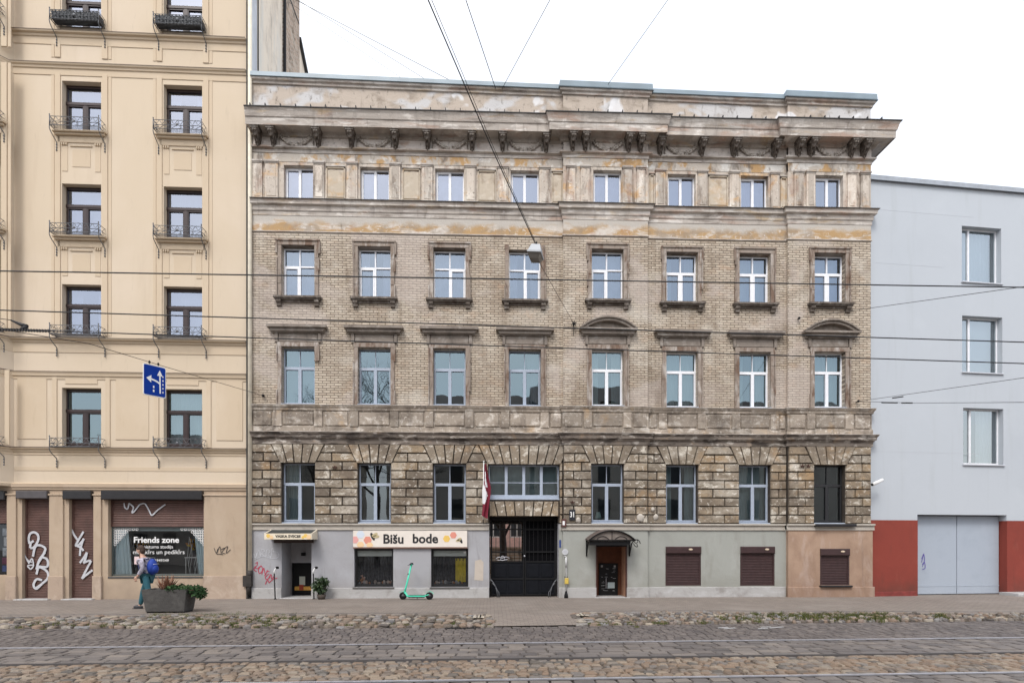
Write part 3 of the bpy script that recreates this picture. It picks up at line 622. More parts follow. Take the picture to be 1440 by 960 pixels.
# ---- window surrounds on the brick floors
hood_m = weathered('sooty_hood', (.24,.205,.175), [((.44,.41,.37), (3,3,5), .53, .68, .6, 104), ((.08,.065,.055), (3,3,2), .5, .7, .6, 105)], bump=.5, bscale=26)
mb = MB(); hood = MB(); sl_ = MB()
rnd = random.Random(5)
for i, c in enumerate(cols):
    y = -OFF[i]
    for fl, (z0, z1) in ((3, f3), (4, f4)):
        w = WW/2; mb = MB(); hood = MB(); sl_ = MB()
        for s in (-1, 1):
            x0, x1 = sorted((c+s*w, c+s*(w+.13)))
            n = 4
            for k in range(n):     # broken, flaking jamb pieces
                if fl == 3 and i == 0 and s == 1 and k < 3: continue
                za, zb_ = z0+(z1-z0)*k/n, z0+(z1-z0)*(k+1)/n
                mb.bbox(x0, x1, y-.055-rnd.uniform(0, .012), y+.01, za, zb_, .008, rnd.random())
                xa_, xb_ = sorted((c+s*(w+.13), c+s*(w+.165)))
                if rnd.random() < .8: mb.box(xa_, xb_, y-.10, y+.01, za+.01, zb_-.002, 0)
        if fl == 4:
            if i == 3: mb.bbox(c-w-.15, c-w, y-.06, y+.01, z1, z1+.14, .01); mb.bbox(c+w, c+w+.15, y-.06, y+.01, z1, z1+.14, .01)
            else:
                mb.bbox(c-w-.15, c+w+.15, y-.065, y+.01, z1, z1+.14, .01, rnd.random()); mb.box(c-w-.19, c+w+.19, y-.10, y+.01, z1+.14, z1+.185, .2)
                for s in (-1, 1): mb.bbox(c+s*(w+.165)-.03, c+s*(w+.165)+.03, y-.085, y+.01, z1-.28, z1+.14, .01)
            # sill on two brackets
            sl_.box(c-w-.24, c+w+.24, y-.19, y+.01, z0-.085, z0-.02, .3); sl_.box(c-w-.2, c+w+.2, y-.15, y+.01, z0-.13, z0-.087, .4); sl_.box(c-w-.12, c+w+.12, y-.06, y+.01, z0-.2, z0-.132, .6)
            for s in (-1, 1):
                x = c+s*(w+.08); sl_.xprism([(y, z0-.132), (y-.14, z0-.132), (y-.14, z0-.2), (y-.09, z0-.25), (y-.08, z0-.32), (y, z0-.34)], x-.075, x+.075, .2)
        else:
            mb.bbox(c-w-.15, c+w+.15, y-.06, y+.01, z1, z1+.15, .01, rnd.random())
            zt = z1+.62
            hood.bbox(c-w-.12, c+w+.12, y-.04, y+.01, z1+.155, zt-.16, .03, .7)
            for s in (-1, 1): hood.box(c+s*(w+.17)-.05, c+s*(w+.17)+.05, y-.07, y+.01, z1+.155, zt-.17, .5)
            hw = w+.44
            hood.prism([(c-hw+.06, zt-.02), (c-hw+.12, zt-.13), (c+hw-.12, zt-.13), (c+hw-.06, zt-.02)], y-.17, y+.01, .4)
            hood.box(c-hw, c+hw, y-.25, y+.01, zt-.02, zt+.05, .1); hood.box(c-hw+.12, c+hw-.12, y-.10, y+.01, zt-.17, zt-.132, .2)
            if i in (4, 7):      # segmental pediment
                ri = []; n = 16; Rr = 1.35; hh = .40
                Rr = (hw*hw+hh*hh)/(2*hh); ce = zt+.05-Rr+hh
                am = math.asin(hw/Rr)
                for k in range(n):
                    a0, a1 = -am+2*am*k/n, -am+2*am*(k+1)/n
                    for (ra, rb, dp) in ((Rr-.05, Rr, .26), (Rr-.14, Rr-.05, .2)):
                        p = [(c+ra*math.sin(a0), max(zt+.05, ce+ra*math.cos(a0))), (c+ra*math.sin(a1), max(zt+.05, ce+ra*math.cos(a1))), (c+rb*math.sin(a1), max(zt+.052, ce+rb*math.cos(a1))), (c+rb*math.sin(a0), max(zt+.052, ce+rb*math.cos(a0)))]
                        hood.prism(p, y-dp, y+.01, .3)
                tri = [(c+(Rr-.14)*math.sin(-am*.86+2*am*.86*k/n), max(zt+.051, ce+(Rr-.14)*math.cos(-am*.86+2*am*.86*k/n))) for k in range(n+1)]
                tri2 = [(p[0], p[1]) for p in reversed(tri)]
                hood.prism(tri2, y-.03, y+.01, .8)
            else:
                hood.box(c-hw+.02, c+hw-.02, y-.2, y+.01, zt+.05, zt+.075, .0)
        mb.build('window_surround', surround_m, main)
        if fl == 3: hood.build('window_hood', hood_m, main)
        else: sl_.build('bracketed_sill', orn_m, main)

# ---- windows
def frame_bars(bars, w, h, d=.07):
    mb = MB()
    for x0, x1, z0, z1, dd in bars: mb.bbox(x0, x1, -dd, d, z0, z1, .006)
    return mb
def window(style, c, z0, z1, w, y, fm, gm, curtain=None, parent=main, label=None, cy=.28):
    """frame + pane + curtain; origin at the middle of the sill"""
    h = z1-z0; e = .045; B = []
    lo, hi = .0, h
    B += [(-w/2, -w/2+e, 0, h, 0), (w/2-e, w/2, 0, h, 0), (-w/2, w/2, h-e, h, .001), (-w/2, w/2, 0, e, .001)]
    if style == 'T':
        zt = h*.655; B += [(-w/2, w/2, zt-.035, zt+.035, .012), (-.03, .03, e, zt-.03, .014), (-.012, .012, zt, h-e, .004)]
        for s in (-1, 1):
            x0, x1 = sorted((s*.02, s*(w/2-e+.01)))
            B += [(x0, x0+.036, e, zt-.03, .02), (x1-.036, x1, e, zt-.03, .02), (x0+.036, x1-.036, e, e+.04, .019), (x0+.036, x1-.036, zt-.065, zt-.03, .019)]
    elif style in ('X', 'Xr', 'Xt'):
        zt = h*.63; B += [(-w/2, w/2, zt-.027, zt+.027, .010), (-.03, .03, e, zt-.025, .012), (-.024, .024, zt+.025, h-e, .012)]
        sides = {'X': [-1], 'Xr': [1], 'Xt': [-1, 1]}[style]
        for s in sides:
            x0, x1 = sorted((s*.03, s*(w/2-e+.01)))
            B += [(x0, x0+.05, e, zt-.025, .02), (x1-.05, x1, e, zt-.025, .02), (x0+.05, x1-.05, e, e+.05, .019), (x0+.05, x1-.05, zt-.075, zt-.025, .019)]
    elif style == 'C':
        B += [(-.045, .045, e, h-e, .012)]
        x0, x1 = -w/2+e-.01, -.04; B += [(x0, x0+.05, e, h-e, .02), (x0+.05, x1, e, e+.05, .019), (x0+.05, x1, h-e-.05, h-e, .019)]
    elif style == 'Y':  # brown: one light above two
        zt = h*.62; B += [(-w/2, w/2, zt-.05, zt+.05, .03), (-.055, .055, e, zt-.05, .02)]
        for s in (-1, 1):
            x0, x1 = sorted((s*.05, s*(w/2-e+.01)))
            B += [(x0, x0+.045, e, zt-.05, .012), (x1-.045, x1, e, zt-.05, .012), (x0+.045, x1-.045, e, e+.06, .011), (x0+.045, x1-.045, zt-.095, zt-.05, .011)]
        B += [(-w/2+e, w/2-e, h-e-.05, h-e, .012)]
    elif style == 'W4':
        for k in (1, 2, 3): B.append((-w/2+w*k/4-.05, -w/2+w*k/4+.05, e, h-e, .012))
        B.append((-w/2+e, w/2-e, h*.47-.012, h*.47+.012, .006)); B += [(-w/2, w/2, 0, .12, .02)]
    elif style == 'G':  # modern, side light + main
        B += [(-w/2+w*.28-.035, -w/2+w*.28+.035, e, h-e, .012)]
    f = frame_bars(B, w, h).build('window', fm, parent, (c, y, z0))
    if label: f['label'] = label
    p = MB(); p.face([(-w/2+.02, .035, .02), (w/2-.02, .035, .02), (w/2-.02, .035, h-.02), (-w/2+.02, .035, h-.02)]); p.build('pane', gm, f)
    if curtain:
        cm, kind = curtain; q = MB(); n = 36; ph = random.random()*6
        def sheet(a, b, z0_, z1_, amp=.02, fr=38):
            for k in range(n):
                xa, xb = a+(b-a)*k/n, a+(b-a)*(k+1)/n
                ya, yb = cy+amp*math.sin(xa*fr+ph), cy+amp*math.sin(xb*fr+ph)
                q.face([(xa, ya, z0_), (xb, yb, z0_), (xb, yb, z1_), (xa, ya, z1_)], .5, True)
        if kind == 'full': sheet(-w/2, w/2, 0, h)
        elif kind == 'left': sheet(-w/2, -w*.1, 0, h)
        elif kind == 'right': sheet(w*.1, w/2, 0, h)
        elif kind == 'sides': sheet(-w/2, -w*.22, 0, h); sheet(w*.2, w/2, 0, h)
        elif kind == 'blind': sheet(-w/2, w/2, h*.45, h, 0)
        elif kind == 'flat': sheet(-w/2, w/2, 0, h, 0)
        q.build('curtain' if kind not in ('blind', 'flat') else 'blind', cm, f)
    return f
FI = .17
k5 = [('C', (curt_w, 'flat')), ('C', (curt_w, 'left')), ('C', (curt_w, 'flat')), ('C', (curt_b, 'full')), ('C', (curt_w, 'full')), ('C', (curt_b, 'flat')), ('C', (curt_w, 'full')), ('C', (curt_b, 'full'))]
k4 = ['X', 'X', 'Xr', 'Xr', 'X', 'Xt', 'Xt', 'Xt']
c4 = [(curt_w, 'full'), (curt_w, 'sides'), (curt_w, 'full'), (curt_w, 'sides'), (curt_w, 'full'), (curt_b, 'sides'), (curt_g, 'full'), (curt_w, 'flat')]
c3 = [(curt_b, 'flat'), None, None, (curt_b, 'right'), (curt_g, 'sides'), (curt_g, 'full'), (curt_g, 'sides'), (curt_g, 'full')]
c2 = [(curt_g, 'left'), None, None, None, None, (curt_g, 'sides'), (curt_g, 'full'), None]
for i, c in enumerate(cols):
    y = -OFF[i]+FI
    st, cu = k5[i]; window(st, c, f5[0]+.02, f5[1], W5, y, pvc, gl_sky, cu)
    window(k4[i], c, f4[0]+.02, f4[1]-.02, WW, y, pvc, gl_four, c4[i])
    window('T', c, f3[0]+.02, f3[1], WW, y, pvc if i > 3 else pvcg, gl_mid, c3[i])
    if i != 3: window('T', c, f2[0]+.02, f2[1], WW, y, pvcb if i == 7 else pvcg, gl_low, c2[i], label='black painted window of the rightmost bay' if i == 7 else None)
window('W4', (big[0]+big[1])/2, big[2]+.02, big[3], big[1]-big[0], FI-.03, pvcg, gl_low, (curt_g, 'full'), label='wide four light window above the gateway')
lam = thing('table_lamp', 'table lamp with a pale shade standing inside the window above the arched canopy', 'lamp', (M0.u(841.5, -.3), .34, f2[0]+.02))
m = MB(); m.lathe([(.12, .16), (.065, .38)], n=14); m.build('lamp_shade', simple('pale_lamp_shade', (.55,.70,.62), .8), lam)
m = MB(); m.lathe([(0, 0), (.07, 0), (.06, .02), (.012, .04), (.012, .3)], n=10); m.box(-.12, .4, -.1, .1, -.05, -.002); m.build('lamp_base', iron, lam)
# sills of second floor windows
mb = MB()
for i, c in enumerate(cols):
    mb = MB(); mb.box(c-WW/2, c+WW/2, -OFF[i]-.13, -OFF[i]+FI, f3[0]-.0, f3[0]+.018); mb.build('window_sill', pvcg, main)
    if i != 3: mb = MB(); mb.box(c-WW/2, c+WW/2, -OFF[i]-.02, -OFF[i]+FI, f2[0]-.02, f2[0]+.015); mb.build('window_sill', pvcg, main)
mb = MB(); mb.box(big[0], big[1], -.03, FI, big[2]-.03, big[2]+.015)
mb.build('window_sill', pvcg, main)
# ---- inside, back and roof
mb = MB()
mb.box(XL+.05, XR-.05, 1.6, 1.65, gate[3]+.3, 16.2); mb.box(XL+.05, gate[0]-.3, 1.6, 1.65, 0, 3.3); mb.box(gate[1]+.3, XR-.05, 1.6, 1.65, 0, 3.3)
for zz in (f3[0]-.35, f4[0]-.35, f5[0]-.35, f5[1]+.15): mb.box(XL+.05, XR-.05, .14, 1.6, zz, zz+.12)
for k in range(7):
    x = (cols[k]+cols[k+1])/2; mb.box(x-.05, x+.05, .14, 1.6, Z['rust0'] if k not in (2, 3) else gate[3]+.35, 15.4)
mb.build('interior_partitions', roomd, main)
mb = MB(); bx0, bx1, bz1 = gate[0], M0.u(733)+.48, 2.86
mb.wall(XL, XR, -.12, 16.5, DEP, [(bx0, bx1, -.12, bz1)], -.3); mb.build('rear_wall', brick_m, main)
mb = MB(); mb.face([(XL, .25, PT+.3), (XR, .25, PT+.3), (XR, DEP/2, PT+1.0), (XL, DEP/2, PT+1.0)]); mb.face([(XL, DEP/2, PT+1.0), (XR, DEP/2, PT+1.0), (XR, DEP, PT-.4), (XL, DEP, PT-.4)])
mb.face([(XR, .25, 15), (XR, DEP, 15), (XR, DEP, PT-.4), (XR, DEP/2, PT+1.0), (XR, .25, PT+.3)])
# roof kept just behind the coping
for i, f in enumerate(mb.v): mb.v[i] = (f[0], f[1], f[2]-.45-.34*(f[0]-XL)/(XR-XL)*(f[2] > 15.5))
mb.build('roof', zinc, main)
# passage
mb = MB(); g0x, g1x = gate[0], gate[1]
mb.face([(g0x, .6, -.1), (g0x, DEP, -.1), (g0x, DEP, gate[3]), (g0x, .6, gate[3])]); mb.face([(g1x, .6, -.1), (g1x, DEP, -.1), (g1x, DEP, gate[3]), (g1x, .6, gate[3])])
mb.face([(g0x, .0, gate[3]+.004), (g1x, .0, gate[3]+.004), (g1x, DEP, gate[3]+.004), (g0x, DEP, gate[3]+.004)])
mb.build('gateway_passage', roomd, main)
# gate leaves
def gate_leaf(a, b, name):
    g = MB(); z0, zt = .03, gate[3]-.02; lk = 1.22
    gm = (a+b)/2
    for x in (a, b): g.box(x-.03, x+.03, -.03, .03, z0, zt)
    for z in (z0+.04, .62, lk, lk+.34, zt-.42, zt-.1): g.box(a, b, -.025, .025, z-.025, z+.025)
    n = 7
    for k in range(1, n):
        x = a+(b-a)*k/n; g.box(x-.009, x+.009, -.009, .009, lk, zt-.1)
    g.box(a, b, -.02, .02, zt-.10, zt)
    o = g.build(name, iron, main, (0, .42, 0))
    s = MB(); s.box(a+.03, b-.03, .0, .012, z0, lk)
    for (p, q, r, t) in ((a+.1, gm-.04, .12, .56), (gm+.04, b-.1, .12, .56), (a+.1, gm-.04, .68, lk-.1), (gm+.04, b-.1, .68, lk-.1)): s.bbox(p, q, -.014, .0, r, t, .012)
    s.build('kick_panel', simple('blue_black_steel', (.006,.007,.010), .7, spec=.15, noise=.2), o)
    return o
gm = M0.u(737.5, -.42)
gl_ = gate_leaf(gate[0]+.07, gm-.02, 'gate_leaf'); gate_leaf(gm+.02, gate[1]-.07, 'gate_leaf')
mb = MB(); mb.box(gate[0]+.1, gm, .455, .465, gate[3]-.05, gate[3]-.02)
xq = M0.u(706, -.42)
for pts in ([(-.22, .0), (-.1, .06), (.02, .03), (.14, .07), (.26, .02)], [(-.18, -.04), (0, -.05), (.2, -.02)], [(-.05, -.05), (-.02, .08), (.06, .09), (.08, -.03), (0, -.06)]):
    mb.tube([(xq+p[0], .38, 1.32+p[1]) for p in smooth_pts(pts)], .013, 5)
mb.build('gate_scrollwork', steel, main)
mb = MB(); mb.lathe([(0, -.03), (.03, -.03), (.03, 0)], (gm, .38, 1.42), 10, 'y'); mb.build('gate_lock', steel, main)
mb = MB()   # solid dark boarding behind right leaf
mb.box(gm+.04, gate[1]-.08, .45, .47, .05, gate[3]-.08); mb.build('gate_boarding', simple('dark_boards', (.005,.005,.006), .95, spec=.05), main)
# wheel guards
for s, x in ((1, gate[0]+.02), (-1, gate[1]-.02)):
    g = MB()
    for q in (0, .06): g.tube([(x+s*(.03+q), .1, .62-q*2), (x+s*(.12+q), .1, .52-q*2), (x+s*(.20+q), .1, .36-q*2), (x+s*(.25+q), .1, .18), (x+s*(.26+q), .1, -.02)], .016, 6)
    tag(g.build('wheel_guard', irong), 'bent iron wheel guard at the %s foot of the dark gateway' % ('left' if s > 0 else 'right'), 'wheel guard', 'wheel guards at the gateway')
# ---- shop windows with curtains and goods
def shop_window(o, y, yellow):
    w = o[1]-o[0]; h = o[3]-o[2]; c = (o[0]+o[1])/2
    f = MB(); e = .07
    for a, b, q, r in ((-w/2, -w/2+e, 0, h), (w/2-e, w/2, 0, h), (-w/2+e, w/2-e, h-e, h), (-w/2+e, w/2-e, 0, e+.02)): f.bbox(a, b, -.02, .05, q, r, .006)
    fo = f.build('shop_window', simple('black_shop_frame', (.012,.012,.013), .35), main, (c, y, o[2])); 
    p = MB(); p.face([(-w/2+.02, .02, .02), (w/2-.02, .02, .02), (w/2-.02, .02, h-.02), (-w/2+.02, .02, h-.02)]); p.build('pane', gl_shop, fo)
    r = MB(); r.box(-w/2+.06, w/2-.06, .06, .07, h*.80, h-.07); r.build('back_board', simple('pale_back_board', (.62,.66,.63), .9), fo)
    cu = MB(); n = 60
    for k in range(n):
        a, b = -w/2+w*k/n, -w/2+w*(k+1)/n; ya, yb = .24+.035*math.sin(k*1.25), .24+.035*math.sin((k+1)*1.25)
        cu.face([(a, ya, .05), (b, yb, .05), (b, yb, h*.78), (a, ya, h*.78)], .5, True)
    n = 11
    for k in range(n):
        x = -w/2+.08+(w-.16)*k/(n-1); cu.box(x-.014, x+.014, .13, .15, h*.68, h*.84)
    cu.build('curtain', simple('charcoal_curtain', (.045,.045,.052), .85, noise=.5, nscale=12), fo)
    gd = MB(); rn = random.Random(8 if yellow else 2)
    for k in range(22):
        x = rn.uniform(-w/2+.1, w/2-.1); r_ = rn.uniform(.025, .06); gd.ball((x, rn.uniform(.1, .2), .09+r_), (r_, r_*.8, r_*rn.uniform(.8, 1.6)), 7, 5, rn.random())
    if not yellow:
        for k in range(26): gd.ball((-w/2+.2+rn.gauss(0, .07), .16, .1+abs(rn.gauss(.12, .11))), rn.uniform(.02, .045), 6, 4, rn.uniform(.5, .9))
    gd.build('shop_goods', weathered('mixed_goods', (.3,.2,.1), [], tonecols=[(.05,.05,.06), (.4,.4,.42), (.32,.16,.06), (.45,.2,.12), (.6,.58,.55)]), fo)
    if yellow:
        q = MB(); n = 16; a0, a1 = w*.14, w/2-.1
        for k in range(n):
            a, b = a0+(a1-a0)*k/n, a0+(a1-a0)*(k+1)/n; q.face([(a, .17+.02*math.sin(k*1.1), .15), (b, .17+.02*math.sin((k+1)*1.1), .15), (b, .17+.02*math.sin((k+1)*1.1), h*.74), (a, .17+.02*math.sin(k*1.1), h*.74)], .5, True)
        q.build('yellow_cloth', simple('mustard_cloth', (.62,.50,.05), .9, noise=.2), fo)
        q = MB(); q.box(w/2-.17, w/2-.09, .012, .016, h-.16, h-.09); q.build('sticker', white, fo)
    s = MB(); s.bbox(-w/2-.04, w/2+.04, -.24, .0, -.05, -.004, .005); s.build('sill', simple('dark_sill', (.10,.095,.09), .5), fo)
    # grille
shop_window(shopA, .17, False); shop_window(shopB, .17, True)
# dim backs of shops and porches
mb = MB(); mb.box(shopA[0]-.2, shopB[1]+.2, .7, .72, 0, 2.4); mb.build('shop_back_wall', dark, main)
# left porch
mb = MB(); d0 = .95; dl = M0.u(409, -d0); dtop = M0.z(420, 791, -d0)
mb.wall(entL[0], entL[1], -.12, entL[3], d0, [(dl, entL[1]-.0, -.12, dtop)], .12)
mb.build('porch_back_wall', plinth_m, main)
mb = MB(); mb.bbox(dl, entL[1]+.3, 1.04, 1.1, -.05, dtop, .01); mb.box(dl+.08, entL[1]+.3, 1.02, 1.04, .1, dtop-.1, .5); dr = mb.build('shop_door', iron, main)
q = MB(); q.box(M0.u(421, -1), M0.u(429, -1), 1.0, 1.01, M0.z(425, 822, -1), M0.z(425, 810, -1)); q.build('notice', simple('pale_notice', (.5,.52,.45), .8), dr)
q = MB(); q.box(M0.u(414.5, -1), M0.u(438, -1), .99, .998, M0.z(425, 829.5, -1), M0.z(425, 824, -1)); q.build('orange_sticker_band', simple('orange_band', (.62,.33,.06), .6, noise=.3, nscale=14), dr)
q = MB(); q.box(M0.u(421, -1), M0.u(427, -1), .978, .986, M0.z(425, 829, -1), M0.z(425, 821.5, -1)); q.build('red_sticker', simple('red_sticker', (.35,.05,.02), .6), dr)
mb = MB(); lx, lz = M0.u(426, -.8), M0.z(426, 779, -.8); mb.box(lx-.06, lx+.06, .78, .92, lz-.05, lz+.06); mb.build('porch_lamp', iron, main)
mb = MB(); mb.bbox(entL[0]-.06, entL[1]+.1, -.12, .9, -.1, .02, .01); mb.bbox(entR[0]-.06, entR[1]+.1, -RP-.12, .9, -.1, .02, .01); mb.build('door_step', plinth_low_m, main)
# right porch: terracotta reveal and poster door
mb = MB(); d1 = RP*-1+.62; y1 = -RP+1.1
oj = simple('orange_brown_render', (.40,.21,.13), .85, noise=.15)
mb.face([(entR[0]+.02, -RP+.02, -.1), (entR[0]+.02, y1, -.1), (entR[0]+.02, y1, entR[3]), (entR[0]+.02, -RP+.02, entR[3])]); mb.face([(entR[1]-.02, -RP+.02, -.1), (entR[1]-.02, y1, -.1), (entR[1]-.02, y1, entR[3]), (entR[1]-.02, -RP+.02, entR[3])])
mb.build('porch_lining', oj, main); mb = MB(); oj = simple('shaded_red_brown_back', (.13,.045,.02), .8, noise=.2)  # darker back: recess shade put in its colour, lining coloured as lit
mb.face([(entR[0]+.02, y1-.4, -.1), (entR[1]-.02, y1-.4, -.1), (entR[1]-.02, y1-.4, entR[3]), (entR[0]+.02, y1-.4, entR[3])])
mb.build('porch_back_face', oj, main)
yb = y1-.42; da, db = M0.u(842, -yb), M0.u(868.5, -yb); dt = M0.z(855, 791.5, -yb)
mb = MB(); mb.bbox(da, db, yb-.05, yb, 0, dt, .01); dr = mb.build('poster_door', iron, main)
q = MB(); rn = random.Random(4); W_ = db-da
for k in range(26):
    x = da+.06+rn.random()*(W_-.2); z = .1+rn.random()*(dt-.25); q.box(x, x+rn.uniform(.03, .12), yb-.055-.0005*k, yb-.05, z, z+rn.uniform(.006, .014))
for fx in (.1, .78): q.box(da+W_*fx, da+W_*(fx+.1), yb-.056, yb-.05, dt*.88, dt*.94)
q.build('sticker', simple('dim_white_marks', (.34,.35,.36), .7), dr)
q = MB(); q.box(da+W_*.45, da+W_*.82, yb-.07, yb-.066, dt*.24, dt*.42); q.build('notice', simple('pale_blue_notice', (.42,.50,.52), .7), dr)
q = MB(); q.tube([(da+W_*.36, yb-.1, dt*.25), (da+W_*.36, yb-.1, dt*.55)], .012); q.build('handle', steel, dr)
mb = MB()
for x in (entR[0]+.005, entR[1]-.005): mb.box(x-.02, x+.02, -RP-.035, -RP+.05, 0, entR[3])
mb.build('porch_frame', simple('dark_red_frame', (.06,.022,.018), .5), main)
# ---- roller shutters
def slat_panel(w, h, pitch=.055, d=.012):
    m = MB(); n = int(h/pitch)
    for k in range(n):
        z0 = h*k/n; z1 = h*(k+1)/n; m.mesh([(-w/2, 0, z0), (w/2, 0, z0), (w/2, -d, z0+(z1-z0)*.35), (-w/2, -d, z0+(z1-z0)*.35), (w/2, -d, z0+(z1-z0)*.75), (-w/2, -d, z0+(z1-z0)*.75), (w/2, 0, z1), (-w/2, 0, z1)],
            [(0, 1, 2, 3), (3, 2, 4, 5), (5, 4, 6, 7)], random.uniform(.3, .7))
    return m
def shutter(o, y, mat, parent, boxh=.24, out=.10, name='roller_shutter', boxw=0, pitch=.055, z0=None, bm=None):
    w = o[1]-o[0]; c = (o[0]+o[1])/2; zz = o[2] if z0 is None else z0
    m = slat_panel(w-.06, o[3]-zz-boxh, pitch); 
    for s in (-1, 1): x = s*(w/2-.025); m.box(x-.03, x+.03, -.03, .02, 0, o[3]-zz-boxh)
    m.box(-w/2+.05, w/2-.05, -.025, .01, -.0, .05)
    so_ = m.build(name, mat, parent, (c, y, zz))
    b = MB(); H = o[3]-zz; b.bbox(-w/2-boxw, w/2, -out, .04, H-boxh, H, .02); b.build('shutter_box', bm or mat, so_)
    return so_
for o, y in ((sh1, .03), (sh2, .03), (sh3, -RP)):
    s = shutter(o, y, shut2_m, main); 
    mb = MB(); mb.ball(((o[1]-o[0])*random.uniform(.05, .3), -.11, o[3]-o[2]-.1), (.08, .008, .035)); mb.build('paint_splash', simple('pale_splash', (.6,.48,.36), .7), s)
mb = MB(); c3_ = (sh3[0]+sh3[1])/2; mb.bbox(sh3[0]-.03, sh3[1]+.05, -RP-.16, -RP, sh3[2]-.07, sh3[2]-.01, .01); 
mb.bbox(cols[7]-WW/2-.02, cols[7]+WW/2+.3, -RP-.2, -RP, f2[0]-.12, f2[0]-.03, .01); mb.build('black_sill', box_m, main)
# ---- arched canopy
ca, cb_ = M0.u(828, .85), M0.u(894, .85); czb = M0.z(856, 759.0, .85); czt = M0.z(856, 745, .85); cw = (cb_-ca)/2; cc = (ca+cb_)/2; hh = czt-czb
Rr = (cw*cw+hh*hh)/(2*hh); am = math.asin(cw/Rr); n = 18; mb = MB()
arc = [(cc+Rr*math.sin(-am+2*am*k/n), czb-Rr+hh+Rr*math.cos(-am+2*am*k/n)) for k in range(n+1)]
for k in range(n):
    (a, za), (b, zb_) = arc[k], arc[k+1]
    mb.mesh([(a, -.85, za), (b, -.85, zb_), (b, -RP, zb_+.05), (a, -RP, za+.05), (a, -.85, za-.03), (b, -.85, zb_-.03), (b, -RP, zb_+.02), (a, -RP, za+.02)], [(0, 1, 2, 3), (4, 7, 6, 5), (0, 4, 5, 1)])
cn = mb.build('entrance_canopy', simple('rust_brown_sheet', (.10,.075,.065), .6, noise=.3), main)
mb = MB(); mb.prism([(ca, czb-.02)]+[(cc+(p[0]-cc)*.96, p[1]-.035) for p in arc]+[(cb_, czb-.02)][::1], -.80, -.79); mb.build('canopy_infill', simple('smoked_panel', (.19,.16,.14), .5, noise=.25), cn)
mb = MB(); mb.tube([(a, -.86, z_-.015) for a, z_ in arc], .022); mb.tube([(ca, -.86, czb), (cb_, -.86, czb)], .02)
for x in (ca+.04, cb_-.04):
    mb.tube([(x, -.86, czb), (x, -RP-.02, czb)], .018); mb.tube([(x, -.8, czb), (x, -.45, czb-.12), (x, -RP-.03, czb-.5)], .02); mb.box(x-.02, x+.02, -RP-.04, -RP, czb-.55, czb)
for s in (-1, 1):
    pts = [(s*.1, .03), (s*.25, .12), (s*.42, .1), (s*.5, .03), (s*.4, .0)]
    mb.tube([(cc+p[0], -.815, czb+p[1]) for p in smooth_pts(pts)], .010, 5)
mb.tube([(cc, -.815, czb), (cc, -.815, czt-.05)], .01, 5)
xr = cb_+.16
for pts in ([(0, .0), (.1, .02), (.16, -.05), (.08, -.1), (.03, -.03)], [(0, -.1), (.06, -.2), (.14, -.22), (.12, -.12)], [(.12, .03), (.2, -.02), (.24, -.12)]):
    mb.tube([(xr-.13+p[0], -.4, czb+p[1]) for p in smooth_pts(pts)], .014, 5)
mb.build('canopy_bracket', iron, cn)
mb = MB(); mb.box(M0.u(829, .8), M0.u(886, .8), -.80, -.74, czb-.17, czb-.02); mb.box(entR[0], entR[1], -RP-.05, -RP+.06, entR[3]-.1, entR[3]); mb.build('canopy_shade_board', iron, cn)
# ---- left sign canopy
ca, cb_ = M0.u(372, .62), M0.u(438, .62); z0, z1 = M0.z(405, 758, .62), M0.z(405, 749.6, .62); zt = zl(744)
mb = MB(); mb.mesh([(ca, -.62, z0), (cb_, -.62, z0), (cb_, -.62, z1), (ca, -.62, z1), (ca, -.60, z0), (cb_, -.60, z0), (cb_, -.60, z1), (ca, -.60, z1)], [(0, 1, 2, 3), (7, 6, 5, 4), (3, 2, 6, 7), (0, 4, 5, 1), (1, 5, 6, 2), (0, 3, 7, 4)])
for x in (ca, cb_): mb.mesh([(x-.015, -.61, z0), (x-.015, -.0, z0), (x-.015, 0, zt), (x-.015, -.61, z1), (x+.015, -.61, z0), (x+.015, -.0, z0), (x+.015, 0, zt), (x+.015, -.61, z1)], [(0, 3, 2, 1), (4, 5, 6, 7), (3, 7, 6, 2), (0, 4, 7, 3), (0, 1, 5, 4)])
cn = thing('sign_canopy', 'cream lean-to canopy sign reading VASKA SVECES over the left porch', 'shop sign', (0, 0, 0))
for o_ in (mb.build('fascia_board', simple('cream_board', (.72,.64,.50), .6, noise=.08), cn),): pass
mb = MB(); mb.mesh([(ca+.02, -.58, z1-.02), (cb_-.02, -.58, z1-.02), (cb_-.02, -.01, zt-.01), (ca+.02, -.01, zt-.01)], [(0, 1, 2, 3)]); mb.box(ca+.02, cb_-.02, -.57, -.01, z0-.005, z0+.015)
mb.build('canopy_roof', simple('dark_roof_felt', (.035,.037,.035), .8), cn)
mb = MB(); mb.box(M0.u(385, .1), M0.u(440, .1), -.10, .0, M0.z(410, 763, .1), z0); mb.build('canopy_beam', simple('brown_beam', (.05,.03,.025), .6), cn)
blackp = simple('black_lettering', (.015,.015,.017), .6)
text('VASKA SVECES', .115, ((ca+cb_)/2, -.623, (z0+z1)/2), mat=blackp, parent=cn, bold=.004, sx=1.08)
hexc = [simple('honey_hex', (.75,.50,.12), .6), simple('coral_hex', (.68,.27,.20), .6), simple('pale_blue_hex', (.60,.66,.74), .6), simple('peach_hex', (.80,.56,.32), .6), simple('pink_hex', (.72,.35,.33), .6)]
def hexa(c, r, y, mat, parent, clip=None, name='hexagon'):
    pts = [(c[0]+r*math.cos(PI/6+k*PI/3+PI/6), c[1]+r*math.sin(PI/6+k*PI/3+PI/6)) for k in range(6)]
    if clip: pts = [(min(max(p[0], clip[0]), clip[1]), min(max(p[1], clip[2]), clip[3])) for p in pts]
    m = MB(); m.prism(pts, y-.003, y); return m.build(name, mat, parent)
